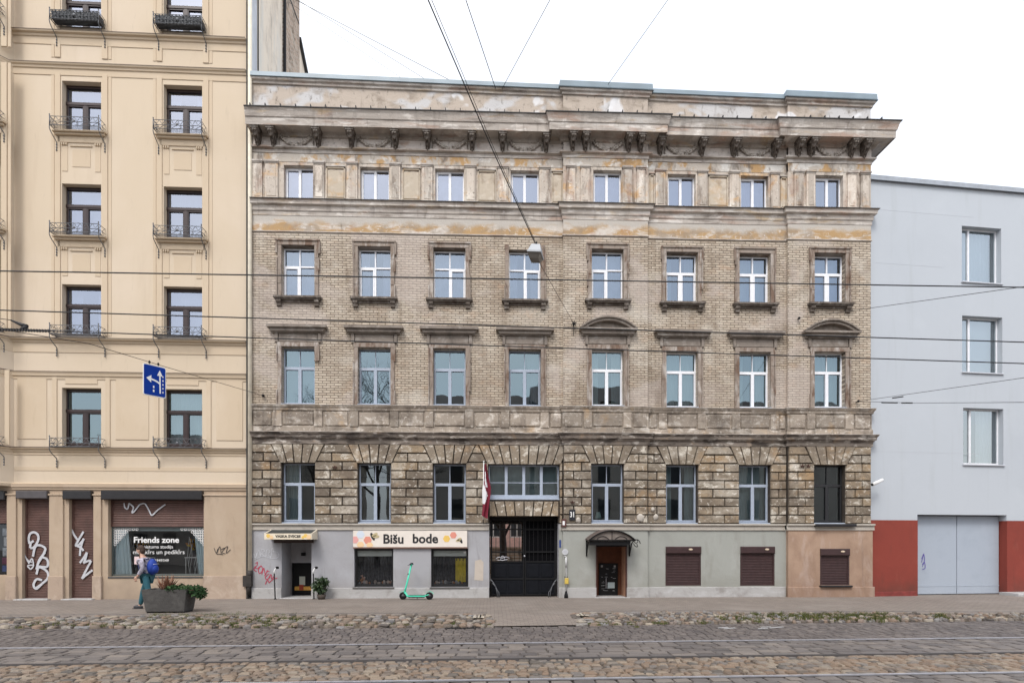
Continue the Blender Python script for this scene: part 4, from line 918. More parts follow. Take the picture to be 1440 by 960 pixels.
clip = (ca+.01, cb_-.01, z0+.01, z1-.01); zm = (z0+z1)/2
for dx, dz, r, k in ((.12, .02, .07, 0), (.22, -.03, .07, 3), (1.33, .02, .07, 0), (1.43, -.02, .08, 3), (1.24, -.03, .05, 0)): hexa((ca+dx, zm+dz), r, -.6205-.0006*k, hexc[k], cn, clip)
# ---- shop sign
sa, sb = M0.u(496.5, .1), M0.u(657, .1); z0, z1 = M0.z(577, 769, .1), M0.z(577, 745.8, .1)
sg = thing('shop_sign', 'long cream board with black words Bišu bode, hexagons and bees above two shop windows', 'shop sign', (0, 0, 0))
mb = MB(); mb.bbox(sa, sb, -.1, -.0, z0, z1, .006); mb.build('sign_board', simple('warm_white_board', (.74,.68,.61), .5, noise=.04), sg)
mb = MB(); mb.box(sa-.01, sb+.01, -.09, -.0, z0-.03, z0-.003); mb.build('sign_rail', simple('brown_rail', (.25,.12,.08), .6), sg)
ux = lambda px: M0.u(px, .1)
zz_ = lambda py: M0.z(577, py, .1)
text('Bišu', .435, (ux(553.2), -.102, zz_(758)), mat=blackp, parent=sg, bold=.013, sx=.98)
text('bode', .435, (ux(598), -.102, zz_(757.5)), mat=blackp, parent=sg, bold=.013, sx=.98)
clip = (sa+.005, sb-.005, z0+.005, z1-.005)
for px, py, r, k in ((499, 758.5, .13, 4), (507, 751, .14, 2), (507, 766, .13, 3), (517, 759, .14, 1), (520, 766.5, .12, 3), (628, 757, .125, 0), (637.5, 752, .12, 1)): hexa((ux(px), zz_(py)), r, -.1012-.0008*k, hexc[k], sg, clip)
def bee(px, py, s, flip):
    m = MB(); cx, cz_ = ux(px), zz_(py)
    pts = [(cx+s*.06*math.cos(a)*1.0-s*.1*math.sin(a)*.5, cz_+s*.13*math.sin(a)) for a in [2*PI*k/14 for k in range(14)]]
    m.prism(pts, -.1085, -.1055); m.build('bee_body', blackp, sg)
    w_ = MB()
    for dx, dz, a in ((.07, .06, .5), (.12, .0, .1)):
        w_.prism([(cx+flip*(dx*s)+s*.11*math.cos(t)*math.cos(a)-s*.05*math.sin(t)*math.sin(a), cz_+dz*s+s*.11*math.cos(t)*math.sin(a)+s*.05*math.sin(t)*math.cos(a)) for t in [2*PI*k/14 for k in range(14)]], -.1115, -.109)
    w_.build('bee_wing', simple('bee_wing_tan', (.5,.42,.24), .6), sg)
bee(524, 754, 1.0, 1); bee(648, 759.5, .75, -1)

# ---- small things on the main facade
def plate(name, px0, px1, py0, py1, off, mat, label, cat, parent=None, th=.02):
    r = oprect(px0, px1, py0, py1, off); m = MB(); m.bbox(r[0], r[1], -off-th, -off, r[2], r[3], .004)
    o = m.build(name, mat, parent)
    if label: tag(o, label, cat)
    return o, r
hp = thing('house_number', 'small dark enamel house number plate 31 on stone right of the gateway', 'sign', (0, 0, 0))
o, r = plate('number_plate', 800.5, 809, 716, 731, .20, simple('black_enamel', (.02,.022,.03), .35), None, None, hp)
text('31', .25, ((r[0]+r[1])/2, -.226, (r[2]+r[3])/2), mat=white, parent=hp, bold=.006, sx=.7)
nb = thing('notice_box', 'small brown box with a pale card beside the house number', 'notice box', (0, 0, 0))
plate('box_frame', 789.5, 796, 729.5, 740.5, .12, simple('brown_box', (.09,.03,.025), .5), None, None, nb, .1)
plate('card', 791.2, 794.4, 732, 738, .222, white, None, None, nb, .004)
rs = MB(); u_, z_ = M0.pt(794.8, 775.5, .14); rs.prism([(u_+.105*math.cos(2*PI*k/28), z_+.105*math.sin(2*PI*k/28)) for k in range(28)], -RP-.03, -RP); rt = thing('round_sign', 'round white sign on the pale render right of the gate', 'sign', (0, 0, 0)); rs.build('sign_disc', simple('dull_white_plate', (.52,.53,.55), .5), rt)
q = MB()
for k, (dz, l) in enumerate(((.03, .05), (0, .07), (-.035, .05))): q.box(u_-l, u_+l, -RP-.0325, -RP-.0305, z_+dz-.006, z_+dz+.006)
q.build('sign_marks', simple('faint_marks', (.45,.45,.5), .6), rt)
bp = MB(); u_, z_ = M0.pt(787.2, 764, .0); bp.box(u_-.02, u_+.035, -.03, -.008, z_-.13, z_+.13); tag(bp.build('blue_plate', simple('blue_plate', (.02,.05,.22), .5)), 'narrow blue plate at the right edge of the gateway', 'sign')
# gas riser
u_ = M0.u(795.5, .1)
gp = thing('gas_pipe', 'white wall pipe with a yellow valve and black foot right of the gate', 'pipe', (u_, -RP-.1, 0))
m = MB(); m.tube([(-.04, .09, 1.42), (-.04, .0, 1.42), (.0, 0, 1.40), (.0, 0, .1)], .022, 8); m.tube([(.0, 0, 1.38), (.0, 0, 1.05)], .034, 8); m.build('riser', simple('dull_white_pipe', (.52,.52,.52), .5), gp)
m = MB(); m.bbox(-.05, .08, -.05, .05, .48, .68, .01); m.build('valve', simple('valve_yellow', (.55,.40,.08), .5, noise=.2), gp)
m = MB(); m.lathe([(.0, -.03), (.07, -.03), (.065, .1), (.035, .2), (.03, .24)], (0, 0, 0), 10); m.tube([(-.07, 0, .72), (.05, 0, .72)], .015); m.build('foot', iron, gp)
# patch on plinth
# flag
fx, fz0 = M0.pt(679.5, 735, .25); fz1 = M0.z(681, 650, .3)
fl = thing('flag', 'maroon and white flag hanging limp on a pole left of the gateway', 'flag', (fx, -.28, 0))
m = MB(); m.tube([(0, 0, fz0+.12), (.02, -.08, fz1)], .014, 6); m.ball((.02, -.08, fz1+.02), .028); m.build('pole', white, fl)
m = MB(); m.tube([(-.02, .28, fz0+.02), (-.0, .1, fz0+.03), (0, -.0, fz0+.12)], .018); m.box(-.05, .02, .24, .285, fz0-.06, fz0+.12); m.build('bracket', steeld, fl)
def flagcol(): 
    m_, n, l = nodes('maroon_white_cloth'); b = n.new('ShaderNodeBsdfPrincipled'); o = n.new('ShaderNodeOutputMaterial'); l.new(b.outputs[0], o.inputs[0]); b.inputs['Roughness'].default_value = .85
    a = n.new('ShaderNodeAttribute'); a.attribute_name = 'tone'; rp = n.new('ShaderNodeValToRGB'); rp.color_ramp.interpolation = 'CONSTANT'
    rp.color_ramp.elements[0].color = (.17,.010,.028,1); rp.color_ramp.elements[1].position = .4; rp.color_ramp.elements[1].color = (.72,.72,.74,1); e = rp.color_ramp.elements.new(.6); e.color = (.17,.010,.028,1)
    l.new(a.outputs['Fac'], rp.inputs[0]); l.new(rp.outputs[0], b.inputs[0]); return m_
m = MB(); NS, NT = 14, 44; top = fz1-.06; LEN = 1.72
def fpt(q, t):
    wd = .08+.19*min(1, t*2.2)*(1-.25*t); x = .02-.03*t-.05*t*t+q*wd+.02*math.sin(t*9+q*3)
    return (x, -.07+.045*math.sin(q*9+t*2.5), top-t*LEN+.10*q*(t > .0)*(1-t)-.12*q*t)
for i in range(NT):
    for j in range(NS):
        q0, q1, t0, t1 = j/NS, (j+1)/NS, i/NT, (i+1)/NT; q, t = (q0+q1)/2, (t0+t1)/2
        wh_ = (.17 < t < .46 and abs(q-.30-(t-.17)*.9) < .13) or (.40 < t < .78 and q < .62-(abs(t-.60))*1.9)
        m.face([fpt(q0, t0), fpt(q1, t0), fpt(q1, t1), fpt(q0, t1)], .5 if wh_ else 0, True)
m.build('flag_cloth', flagcol(), fl)
# posts flanking the left porch
for (px, py, lean), side in zip(((387.0, 838, -.03), (441.5, 839, -.02)), ('left', 'right')):
    p = thing('post_lamp', 'thin black post with bent white neck and dark head just %s of the left porch' % side, 'post', (M0.u(px, .25), -.25, 0), 0, 'posts beside the left porch')
    m = MB(); m.tube([(0, 0, 0), (lean*.6, 0, .5), (lean, 0, .86)], .021, 8); m.lathe([(.05, 0), (.05, .015), (.022, .03)], (0, 0, 0), 12); m.build('pole', iron, p)
    m = MB(); m.tube([(lean, 0, .85), (lean-.005, 0, .93), (lean+.03, 0, 1.0), (lean+.06, 0, 1.03)], .024, 8); m.build('neck', white, p)
    m = MB(); m.ball((lean+.10, 0, 1.05), (.06, .05, .042)); m.lathe([(.0, 0), (.05, 0), (.045, .03), (0, .035)], (lean+.10, 0, 1.06), 12); m.build('head', iron, p)
# shrub in pot
def leaf_cloud(mb, c, r, n, size, rnd, flat=.8):
    for k in range(n):
        while True:
            p = Vector((rnd.uniform(-1, 1), rnd.uniform(-1, 1), rnd.uniform(-1, 1)))
            if .25 < p.length < 1: break
        p = Vector((c[0]+p.x*r[0], c[1]+p.y*r[1], c[2]+p.z*r[2]))
        d = Vector((rnd.gauss(0, 1), rnd.gauss(0, 1), rnd.gauss(.3, .7))).normalized(); e = d.cross(Vector((rnd.gauss(0, 1), rnd.gauss(0, 1), rnd.gauss(0, 1)))).normalized()
        s = size*rnd.uniform(.6, 1.3)
        mb.face([p, p+d*s*.5+e*s*.28, p+d*s, p+d*s*.5-e*s*.28], rnd.random())
leafm = weathered('dark_glossy_leaves', (.03,.05,.02), [], tonecols=[(.012,.03,.012), (.03,.06,.022), (.07,.11,.04)], rough=.45, bump=0, spec=.5)
g = G(457, 840)
sh = thing('potted_shrub', 'dark leafy shrub in a pot right of the left porch', 'shrub', (g.x, -.35, 0))
m = MB(); rn = random.Random(1)
for c, r in (((0, 0, .52), (.24, .17, .2)), ((.12, 0, .56), (.16, .14, .16)), ((-.12, 0, .42), (.15, .13, .14)), ((.02, 0, .3), (.2, .15, .12))): leaf_cloud(m, c, r, 260, .085, rn)
m.build('foliage', leafm, sh)
m = MB()
for k in range(9):
    a = rn.uniform(-.14, .14); m.tube([(a*.5, rn.uniform(-.04, .04), 0), (a, 0, .2), (a*1.4, rn.uniform(-.06, .06), .45)], .010, 5)
m.lathe([(.0, .0), (.11, 0), (.15, .16), (.13, .16), (.0, .13)], (.04, 0, 0), 14); m.build('pot', simple('dark_pot', (.06,.045,.035), .8), sh)
# graffiti on the grey plinth
def graf(strokes, w, off, mat, name, parent, P=M0, k=6, y=None):
    m = MB()
    for i, s in enumerate(strokes):
        pts = [P.pt(px, py, off) for px, py in s]
        ribbon(m, smooth_pts(pts, k), w, (y if y is not None else -off)-.0008*i)
    return m.build(name, mat, parent)
pinkp = simple('crimson_spray', (.42,.05,.09), .7)
graf([[(359,792),(362,790),(361,795),(358,797),(362,799),(365,796)], [(363,801),(367,795),(369,801),(365,806),(363,801)], [(368,807),(371,798),(373,807),(376,801)], [(372,809),(376,803),(379,803)],
      [(378,806),(373,811),(375,814),(380,811)], [(376,815),(381,807),(382,813),(386,809)], [(373,821),(376,815),(378,818)], [(378,819),(384,814),(390,812)], [(360,796),(357,800),(361,803)]], .028, .006, pinkp, 'crimson_graffiti', main)
graf([[(355,784),(357,778),(359,784),(361,777)], [(360,783),(364,773),(366,782)], [(366,782),(368,772),(372,774),(368,778),(373,782)], [(374,783),(375,773),(380,774),(377,779),(381,783),(376,784)], [(381,783),(383,770),(385,776)], [(358,786),(370,782),(384,785),(392,782),(390,776),(383,775)]], .02, .006, whitep, 'white_graffiti', main)
# plaster repair patch by the gate
m = MB(); a = M0.pt(676, 812, .003); m.prism([M0.pt(x_, y_, .003) for x_, y_ in ((667, 815), (679.5, 816), (680, 790), (676, 786), (668, 788))], -.006, .0); m.build('render_patch', weathered('patch_render', (.50,.44,.38), [((.42,.37,.3), (4,4,4), .5, .7, .5, 401)]), main)
# pale protrusions / bullet scars on the stonework
m = MB()
for px, py, r in ((901, 728, .13), (918, 716, .07), (922, 727, .1), (841, 727, .0), (813, 731, .09)):
    if r: u_, z_ = M0.pt(px, py, .08+(RP if px < 911 else 0)); m.ball((u_, -.06-(RP if px < 911 else 0), z_), (r, .05, r*1.1), 8, 6, .5, .15, rn)
m.build('plaster_blob', cream_m, main)
m = MB()
for px, py, off in ((805, 706, RP), (471, 657, 0), (1128, 655, RP), (1136, 655, RP)):
    u_, z_ = M0.pt(px, py, off+.06)
    for k in range(5):
        a = k*1.26+.3; m.tube([(u_, -off-.08, z_), (u_+.08*math.cos(a), -off-.1, z_+.06*math.sin(a))], .018, 5)
m.build('iron_wall_anchor', simple('rusty_anchor', (.07,.03,.02), .8), main)

# ================================================================== YELLOW BUILDING
YO = (M0.u(347), 0.0); YT = R(.75)
YP = Plane(YO[0], YO[1], YT)
yel = thing('yellow_apartment_building', 'cream yellow rendered apartment house with brown windows, iron balconettes and ground floor shutters', 'building', (YO[0], YO[1], 0), YT)
def yr(px0, px1, py0, py1, off=0):
    pm = (px0+px1)/2; return [YP.u(px0, off), YP.u(px1, off), YP.z(pm, py1, off), YP.z(pm, py0, off)]
UB = YP.u(20)       # where the bay starts
yz = lambda py, off=0: YP.z(345, py, off)
H0 = yz(681)
rowsA = [(-20, 44), (120, 189.5), (263, 335), (403, 474.5), (547, 628.5)]
Yc = [YP.u((89+140.5)/2), YP.u((232.5+282)/2)]; Yw = 1.26
Yc3 = YP.u(-28, .35); yc_all = Yc+[Yc3]
rz = [(YP.z(258, b), YP.z(258, a)) for a, b in rowsA]
BAY = .35
mb = MB(); ops = [[c-Yw/2, c+Yw/2, a, b] for c in Yc for a, b in rz]; mb.wall(UB, 0, H0, 26, 0, ops, .27)
opb = [[Yc3-Yw/2, Yc3+Yw/2, a, b] for a, b in rz]; mb.wall(UB-8, UB-.28, H0, 26, -BAY, opb, .27)
mb.face([(UB-.28, -BAY, H0), (UB, 0, H0), (UB, 0, 26), (UB-.28, -BAY, 26)])
mb.build('front_wall', yel_m, yel)
# strings
def ystring(mb, prof, rt=-.0):
    n = len(prof)
    for i in range(n-1):
        (d0, z0), (d1, z1) = prof[i], prof[i+1]
        P0 = [(rt, -d0, z0), (UB-d0*.4, -d0, z0), (UB-.28-d0*.4, -BAY-d0, z0), (UB-8, -BAY-d0, z0)]; P1 = [(rt, -d1, z1), (UB-d1*.4, -d1, z1), (UB-.28-d1*.4, -BAY-d1, z1), (UB-8, -BAY-d1, z1)]
        for k in range(3): mb.face([P0[k+1], P0[k], P1[k], P1[k+1]])
    mb.face([(rt, -d, z) for d, z in prof]+[(rt, 0, prof[-1][1])])
def ledge_y(py, big_=.16, low=0):
    mb = MB(); z = yz(py, big_); ystring(mb, [(0, z-.36*low-.16), (.02, z-.36*low-.15), (.025, z-.14), (.06, z-.12), (.07, z-.06), (big_-.02, z-.04), (big_, z), (0, z+.035)]); lo_ = mb.build('string_course', yel2_m, yel)
    mb = MB(); ystring(mb, [(big_, z), (big_+.008, z+.004), (big_+.008, z+.016), (0, z+.045)]); mb.build('ledge_flashing', flash_m, lo_)
flash_m = simple('brown_flashing', (.10,.07,.055), .6, noise=.3)
ledge_y(53, .16, .6); ledge_y(98, .13, .5); ledge_y(479, .16, .8); ledge_y(526, .1, .2); ledge_y(631, .14, .2); 
mb = MB(); z = H0; ystring(mb, [(0, z-.1), (.03, z-.08), (.06, z), (0, z+.03)])
ystring(mb, [(0, yz(498)), (.02, yz(498)+.005), (.02, yz(484)), (0, yz(484)+.01)])
mb.build('string_course', yel2_m, yel)
# raised window strips, panels and aprons
mb = MB()
for c, y in [(Yc[0], 0), (Yc[1], 0), (Yc3, -BAY)]:
    for (za, zb_) in ((yz(478, .1), yz(108)), (yz(95), 26)):
        for s in (-1, 1):
            x0, x1 = sorted((c+s*(Yw/2+.04), c+s*(Yw/2+.22))); mb.bbox(x0, x1, y-.03, y+.01, za+.08, zb_-.12, .008)
            x0, x1 = sorted((c+s*(Yw/2+.24), c+s*(Yw/2+.34))); mb.bbox(x0, x1, y-.015, y+.01, za+.08, zb_-.12, .008)
    for r in (1, 2):
        a, b = rz[r]; w = Yw/2
        mb.bbox(c-w-.22, c+w+.22, y-.17, y, a-.12, a-.06, .01); mb.bbox(c-w-.17, c+w+.17, y-.12, y, a-.19, a-.122, .02); mb.bbox(c-w-.13, c+w+.13, y-.03, y, a-.40, a-.192, .01)
        for s in (-1, 1):
            for k in range(3): x = c+s*(w-.02)-s*k*.07; mb.box(x-.02, x+.02, y-.05, y, a-.49, a-.41)
            x = c+s*(w-.1); mb.bbox(x-.09, x+.09, y-.014, y, a-1.35, a-.52, .006)
        mb.bbox(c-w+.28, c+w-.28, y-.035, y, a-.53, a-.49, .008); mb.bbox(c-w+.34, c+w-.34, y-.014, y, a-1.2, a-.62, .008)
    a, b = rz[4]
    mb.bbox(c-.52, c+.52, y-.02, y+.01, b+.12, b+.36, .012)
    for s in (-1, 1):
        x0, x1 = sorted((c+s*(Yw/2+.15), c+s*(Yw/2+.30))); mb.bbox(x0, x1, y-.03, y+.01, yz(630), yz(529), .008)
mb.bbox(Yc[0]+1.1, Yc[1]-1.1, -.02, .01, yz(620), yz(533), .02); mb.bbox(Yc[1]+1.1, -.12, -.02, .01, yz(620), yz(533), .02); mb.bbox(UB+.1, Yc[0]-1.1, -.02, .01, yz(620), yz(533), .02)
mb.box(UB+.02, -.01, -.012, .0, yz(663), yz(658))
mb.build('facade_trim', yel2_m, yel)
kY = [[(curt_w, 'full'), (curt_b, 'full'), (curt_w, 'flat'), (curt_w, 'sides'), None], [(curt_w, 'full'), (curt_w, 'sides'), (curt_b, 'full'), (curt_w, 'full'), (curt_g, 'full')], [None]*5]
for ci, (c, y) in enumerate([(Yc[0], 0), (Yc[1], 0), (Yc3, -BAY)]):
    for r, (a, b) in enumerate(rz): window('Y', c, a+.03, b, Yw, y+.2, brownf, gl_sky if r < 4 else gl_mid, kY[ci][r], yel)
# balconettes
def balconette(full):
    m = MB(); w = .775; d = .36; h = .28; t = .010
    c4_ = [(-w, 0), (-w, -d), (w, -d), (w, 0)]
    for z in (0.0, h*.42, h):
        for k in range(3): m.tube([(*c4_[k], z), (*c4_[k+1], z)], t if z else t*1.2, 5)
    for k in (1, 2): m.tube([(*c4_[k], -.02), (*c4_[k], h+.04)], .016, 5); m.ball((*c4_[k], h+.06), .022, 6, 4)
    for k in range(9):
        x = -w+2*w*k/8
        if k < 8:
            x2 = -w+2*w*(k+1)/8; xm = (x+x2)/2; s = 1 if k % 2 else -1
            m.tube([(p[0], -d, p[1]) for p in smooth_pts([(x, h*.0), (xm-s*.04, h*.16), (xm+s*.03, h*.30), (x2, h*.42)], 4)], .009, 4); m.tube([(p[0], -d, p[1]) for p in smooth_pts([(x, h), (xm, h*.55), (x2, h)], 4)], .008, 4)
    for s in (-1, 1):
        for k in range(2): y = -d*k/2-.05; m.tube([(s*w, y, 0), (s*w, y-.14, h*.42), (s*w, y, h)], .009, 4)
    m.ball((0, -d-.01, h*.5), (.05, .02, .05), 8, 5)
    for s in (-1, 1):   # hanging brackets
        m.tube([(s*w, p[0], p[1]) for p in smooth_pts([(-d, 0), (-d, -.10), (-d+.08, -.20), (-.06, -.34), (-.03, -.40)], 4)], .014, 5)
        m.tube([(s*w, -.03, -.36), (s*w, -.03, -.62)], .012, 5)
        for k in range(3): m.ball((s*w, -.04, -.44-.09*k), .027, 6, 5)
    for k in range(1, 7): y = -d*k/7; m.tube([(-w, y, 0), (w, y, 0)], .007, 4)
    return m
b0_ = None; fb0 = None
for ci, (c, y) in enumerate([(Yc[0], 0), (Yc[1], 0), (Yc3, -BAY)]):
    for r, (a, b) in enumerate(rz):
        loc = (c, y-.0, a-.06)
        if b0_ is None: b0_ = balconette(0).build('balconette', irong, yel, loc)
        else: inst(b0_, loc)
for ci, (c, y) in enumerate([(Yc[0], 0), (Yc[1], 0)]):
    m = MB(); a = rz[0][0]; m.xprism([(-.33, .26), (-.05, .26), (-.08, .0), (-.31, .0)][::-1], -.74, .74)
    for k in range(14): x = -.71+1.42*k/13; m.box(x-.012, x+.012, -.345, -.30, .0, .27)
    ux_, vy_ = c, y; w_ = Matrix.Rotation(YT, 4, 'Z') @ Vector((c, y, 0))
    o = m.build('flower_box', simple('charcoal_box', (.05,.055,.06), .6, noise=.3), None, (YO[0]+w_.x, YO[1]+w_.y, a-.045)); o.rotation_euler = (0, 0, YT)
    tag(o, 'dark flower box in the %s balconette of the top row' % ('left' if ci == 0 else 'right'), 'flower box', 'flower boxes on the yellow house')
# ---- shop zone
shp1 = yr(31, 69.5, 690, 835); shp2 = yr(97, 131.5, 690, 835); shp3 = yr(152, 286.5, 690, 810); shp0 = yr(-60, 10, 690, 808)
for o in (shp1, shp2): o[2] = .02
mb = MB(); mb.wall(UB-8, 0, -.12, H0-.02, .0, [shp0, shp1, shp2, shp3], .24); mb.build('shop_front_wall', shopwall_m, yel)
mb = MB()
zc = YP.z(200, 697)
def pilaster(a, b): 
    mb.bbox(a, b, -.05, .01, .0, zc, .01); mb.bbox(a-.03, b+.03, -.08, .01, zc, zc+.06, .01)
pl = [(shp0[1]+.02, shp1[0]-.16), (shp1[1]+.02, shp2[0]-.16), (shp2[1]+.02, shp3[0]-.2), (shp3[1]+.03, -.0)]
for a, b in pl: pilaster(a, b)
mb.box(UB-8, 0, -.07, .0, H0-.12, H0-.02); mb.box(UB-8, 0, -.04, .0, H0-.2, H0-.122)
mb.build('shop_pilaster', shopwall_m, yel)
mb = MB(); zbse = YP.z(300, 809)
for a, b in pl: mb = MB(); mb.bbox(a-.02, b+.02, -.085, -.0, -.12, zbse, .012); mb.build('pilaster_base', shopbase_m, yel)
boxg = simple('grey_plum_box', (.075,.067,.07), .4, noise=.15)
s1 = shutter(shp1, .17, shut_m, yel, .26, .30, boxw=.12, bm=boxg); s2 = shutter(shp2, .17, shut_m, yel, .28, .32, boxw=.12, bm=box_m); s3_ = shutter(shp3, .17, shut_m, yel, .30, .34, boxw=.14, bm=box_m, z0=YP.z(215, 740), pitch=.075)
s0 = shutter(shp0, .17, shut_m, yel, .3, .3, bm=box_m, z0=YP.z(0, 735))
SY = .15
def gy(strokes, w, mat, name, par, y):
    m = MB()
    for i, s in enumerate(strokes): ribbon(m, smooth_pts([YP.pt(px, py, -SY) for px, py in s], 6 if par is not s2 else 2), w, y-.0012*i)
    return m.build(name, mat, yel)
gy([[(42,764),(41,757),(43,750),(49,748),(54,752),(54,760),(48,769),(43,770)], [(43,770),(44,763),(48,760)], [(47,782),(50,769),(56,766),(64,770),(63,776),(58,785),(54,792)], [(64,776),(56,787),(52,800)], [(58,782),(67,786),(67,796),(55,796)],
    [(52,807),(56,797),(67,803),(68,812),(60,820),(52,826)], [(60,815),(52,814),(48,822),(52,827),(60,820)]], .075, whitep, 'white_graffiti', s1, SY-.02)
gy([[(35,779),(38,785),(42,792)], [(37,783),(41,788),(46,790)], [(41,792),(46,785),(48,795),(44,800)], [(44,800),(40,795),(47,794)]], .045, whitep, 'white_graffiti', s1, SY-.03)
gy([[(101,744),(105,752),(110,759)], [(118,747),(112,757),(107,766)], [(106,767),(112,765),(119,757)], [(118,757),(114,770),(113,781)], [(107,766),(115,770),(118,774)], [(113,791),(119,783),(123,776)], [(123,776),(121,785),(118,791)], [(118,791),(125,788),(129,788)], [(129,788),(123,799),(116,813)], [(116,813),(123,807),(131,801)]], .068, whitep, 'white_graffiti', s2, SY-.02)
gy([[(175,707),(176,713),(180,715),(182,707)], [(182,707),(188,713),(186,720),(189,719),(197,709)], [(197,709),(204,708),(210,717),(214,724),(222,717),(233,709)]], .045, whitep, 'white_graffiti', s3_, SY-.02)
gy([[(305,770),(308,777),(310,771)], [(309,777),(313,768),(315,778)], [(315,772),(320,770),(316,776),(321,778)], [(320,770),(324,768),(322,777),(328,772)], [(308,778),(318,779)]], .022, simple('dark_spray', (.05,.045,.04), .8), 'dark_graffiti', None, -.06)
# shop window of the big bay
wz0, wz1 = shp3[2], YP.z(215, 740); wc = (shp3[0]+shp3[1])/2; ww = shp3[1]-shp3[0]; wh = wz1-wz0
fr = MB()
for a, b, q, r in ((-ww/2, -ww/2+.05, 0, wh), (ww/2-.05, ww/2, 0, wh), (-ww/2+.05, ww/2-.05, 0, .07), (-ww/2+.05, ww/2-.05, wh-.04, wh)): fr.bbox(a, b, -.02, .04, q, r, .005)
sw = fr.build('shop_window', simple('grey_green_frame', (.08,.095,.09), .5), yel, (wc, .2, wz0))
p = MB(); p.face([(-ww/2+.02, .02, .02), (ww/2-.02, .02, .02), (ww/2-.02, .02, wh-.02), (-ww/2+.02, .02, wh-.02)]); p.build('pane', gl_shop, sw)
p = MB()
for s in (-1, 1):
    n = 24
    for k in range(n):
        t0, t1 = k/n, (k+1)/n
        x0a, x1a = s*ww/2, s*ww/2
        wtop, wbot = .38, .62 if s < 0 else .30
        f = lambda t, top: s*(ww/2-t*(wtop if top else wbot)*(1.25 if top else 1))
        yy0, yy1 = .1+.025*math.sin(k*1.3), .1+.025*math.sin((k+1)*1.3)
        p.face([(f(t0, 0), yy0, 0), (f(t1, 0), yy1, 0), (f(t1, 1), yy1, wh), (f(t0, 1), yy0, wh)], .5, True)
p.box(-ww/2, ww/2, .14, .15, wh-.14, wh)
p.build('curtain', simple('pale_blue_drape', (.60,.72,.75), .9), sw)
p = MB()
for s in (-1, 1):
    for (x0, x1) in ((.62, .95), (1.02, 1.3)):
        pass
for x0, x1 in ((-.98, -.45), (.62, 1.25)):
    for x in (x0, x1): p.box(x-.012, x+.012, .5, .52, .02, .62)
    p.box(x0, x1, .42, .6, .60, .63)
p.build('display_table', white, sw)
p = MB(); p.box(-ww/2, ww/2, .1, .8, -.02, .04); p.build('display_floor', simple('pale_display_floor', (.42,.45,.46), .8), sw)
p = MB(); rn = random.Random(6)
for cx_, tb in ((-.85, 0), (.95, 1)):
    leaf_cloud(p, (cx_, .5, 1.05), (.26, .1, .2), 90, .11, rn)
p.build('dried_flowers', weathered('ochre_petals', (.5,.3,.05), [], tonecols=[(.35,.13,.05), (.55,.36,.05), (.62,.45,.08)], bump=0), sw)
rn = random.Random(12); p = MB()
for s in (-1, 1):
    for k in range(13):
        x = s*(ww/2-.35-rn.uniform(0, .5)); pts = [(x+rn.uniform(-.08, .08), .4, 0)]
        for q in range(4): pts.append((pts[-1][0]+rn.uniform(-.09, .09), .4, pts[-1][2]+wh*.2))
        p.tube(pts, .008, 4)
p.build('bare_twigs', simple('pale_twigs', (.66,.68,.68), .8), sw)
for s in (-1, 1):
    p = MB()   # lace corners
    for k in range(9):
        for q in range(7-k if k < 7 else 0):
            cx_, cz_ = s*(ww/2-.10-.075*q*(1+.6*(k == 0))), wh-.09-.085*k
            p.tube([(cx_+.04*math.cos(a), .012, cz_+.04*math.sin(a)) for a in [2*PI*j/8 for j in range(9)]], .012, 4)
    p.build('window_lace_decal', white, sw)
for body, sz, px, py, bl in (('Friends zone', .276, 219.5, 759, .007), ('skaistuma studija', .155, 219.5, 768.5, .0), ('manikīrs un pedikīrs', .20, 223, 776, .0), ('26949349', .13, 225.5, 787.6, .0)):
    u_, z_ = YP.pt(px, py, -.2); text(body, sz, (u_-wc, .014, z_-wz0), mat=white, parent=sw, bold=bl, sx=1.05)
p = MB(); u_, z_ = YP.pt(192, 787.5, -.2); p.box(u_-wc-.08, u_-wc+.08, .01, .014, z_-wz0-.13, z_-wz0+.13); p.build('sticker', simple('pale_pink_card', (.7,.55,.55), .6), sw)
mb = MB(); mb.bbox(shp3[0]-.0, shp3[1], -.02, .2, wz0-.06, wz0-.003, .006); mb.build('shop_window_sill', simple('dark_shop_sill', (.06,.06,.06), .6), yel)
# left shop window
wz0_, wz1_ = shp0[2], YP.z(0, 735); fr = MB(); w0 = shp0[1]-shp0[0]; h0 = wz1_-wz0_; c0 = (shp0[0]+shp0[1])/2
for a, b, q, r in ((-w0/2, -w0/2+.05, 0, h0), (w0/2-.05, w0/2, 0, h0), (-w0/2+.05, w0/2-.05, 0, .07), (-w0/2+.05, w0/2-.05, h0-.04, h0)): fr.bbox(a, b, -.02, .04, q, r, .005)
sw0 = fr.build('shop_window', iron, yel, (c0, .2, wz0_)); p = MB(); p.face([(-w0/2+.02, .02, .02), (w0/2-.02, .02, .02), (w0/2-.02, .02, h0-.02), (-w0/2+.02, .02, h0-.02)]); p.build('pane', gl_shop, sw0)
for k, (x_, z_, a_, b_, cc_) in enumerate(((.10, .95, .22, .3, (.6,.6,.6)), (.12, .62, .24, .28, (.55,.58,.6)), (.12, .35, .26, .22, (.25,.06,.12)), (.12, .1, .26, .2, (.1,.16,.4)), (.12, 1.3, .25, .25, (.4,.42,.45)))):
    p = MB(); p.box(w0/2-x_-a_, w0/2-x_, .07+.003*k, .075+.003*k, z_, z_+b_); p.build('poster', simple('poster_tint', cc_, .7, noise=.3, nscale=14), sw0)
mb = MB(); mb.box(UB-8, -.1, 1.5, 1.52, -.1, H0); mb.box(UB-8, -.1, 1.7, 1.75, H0, 26)
for zz in [a-.4 for a, b in rz]: mb.box(UB-8, -.1, .25, 1.7, zz, zz+.12)
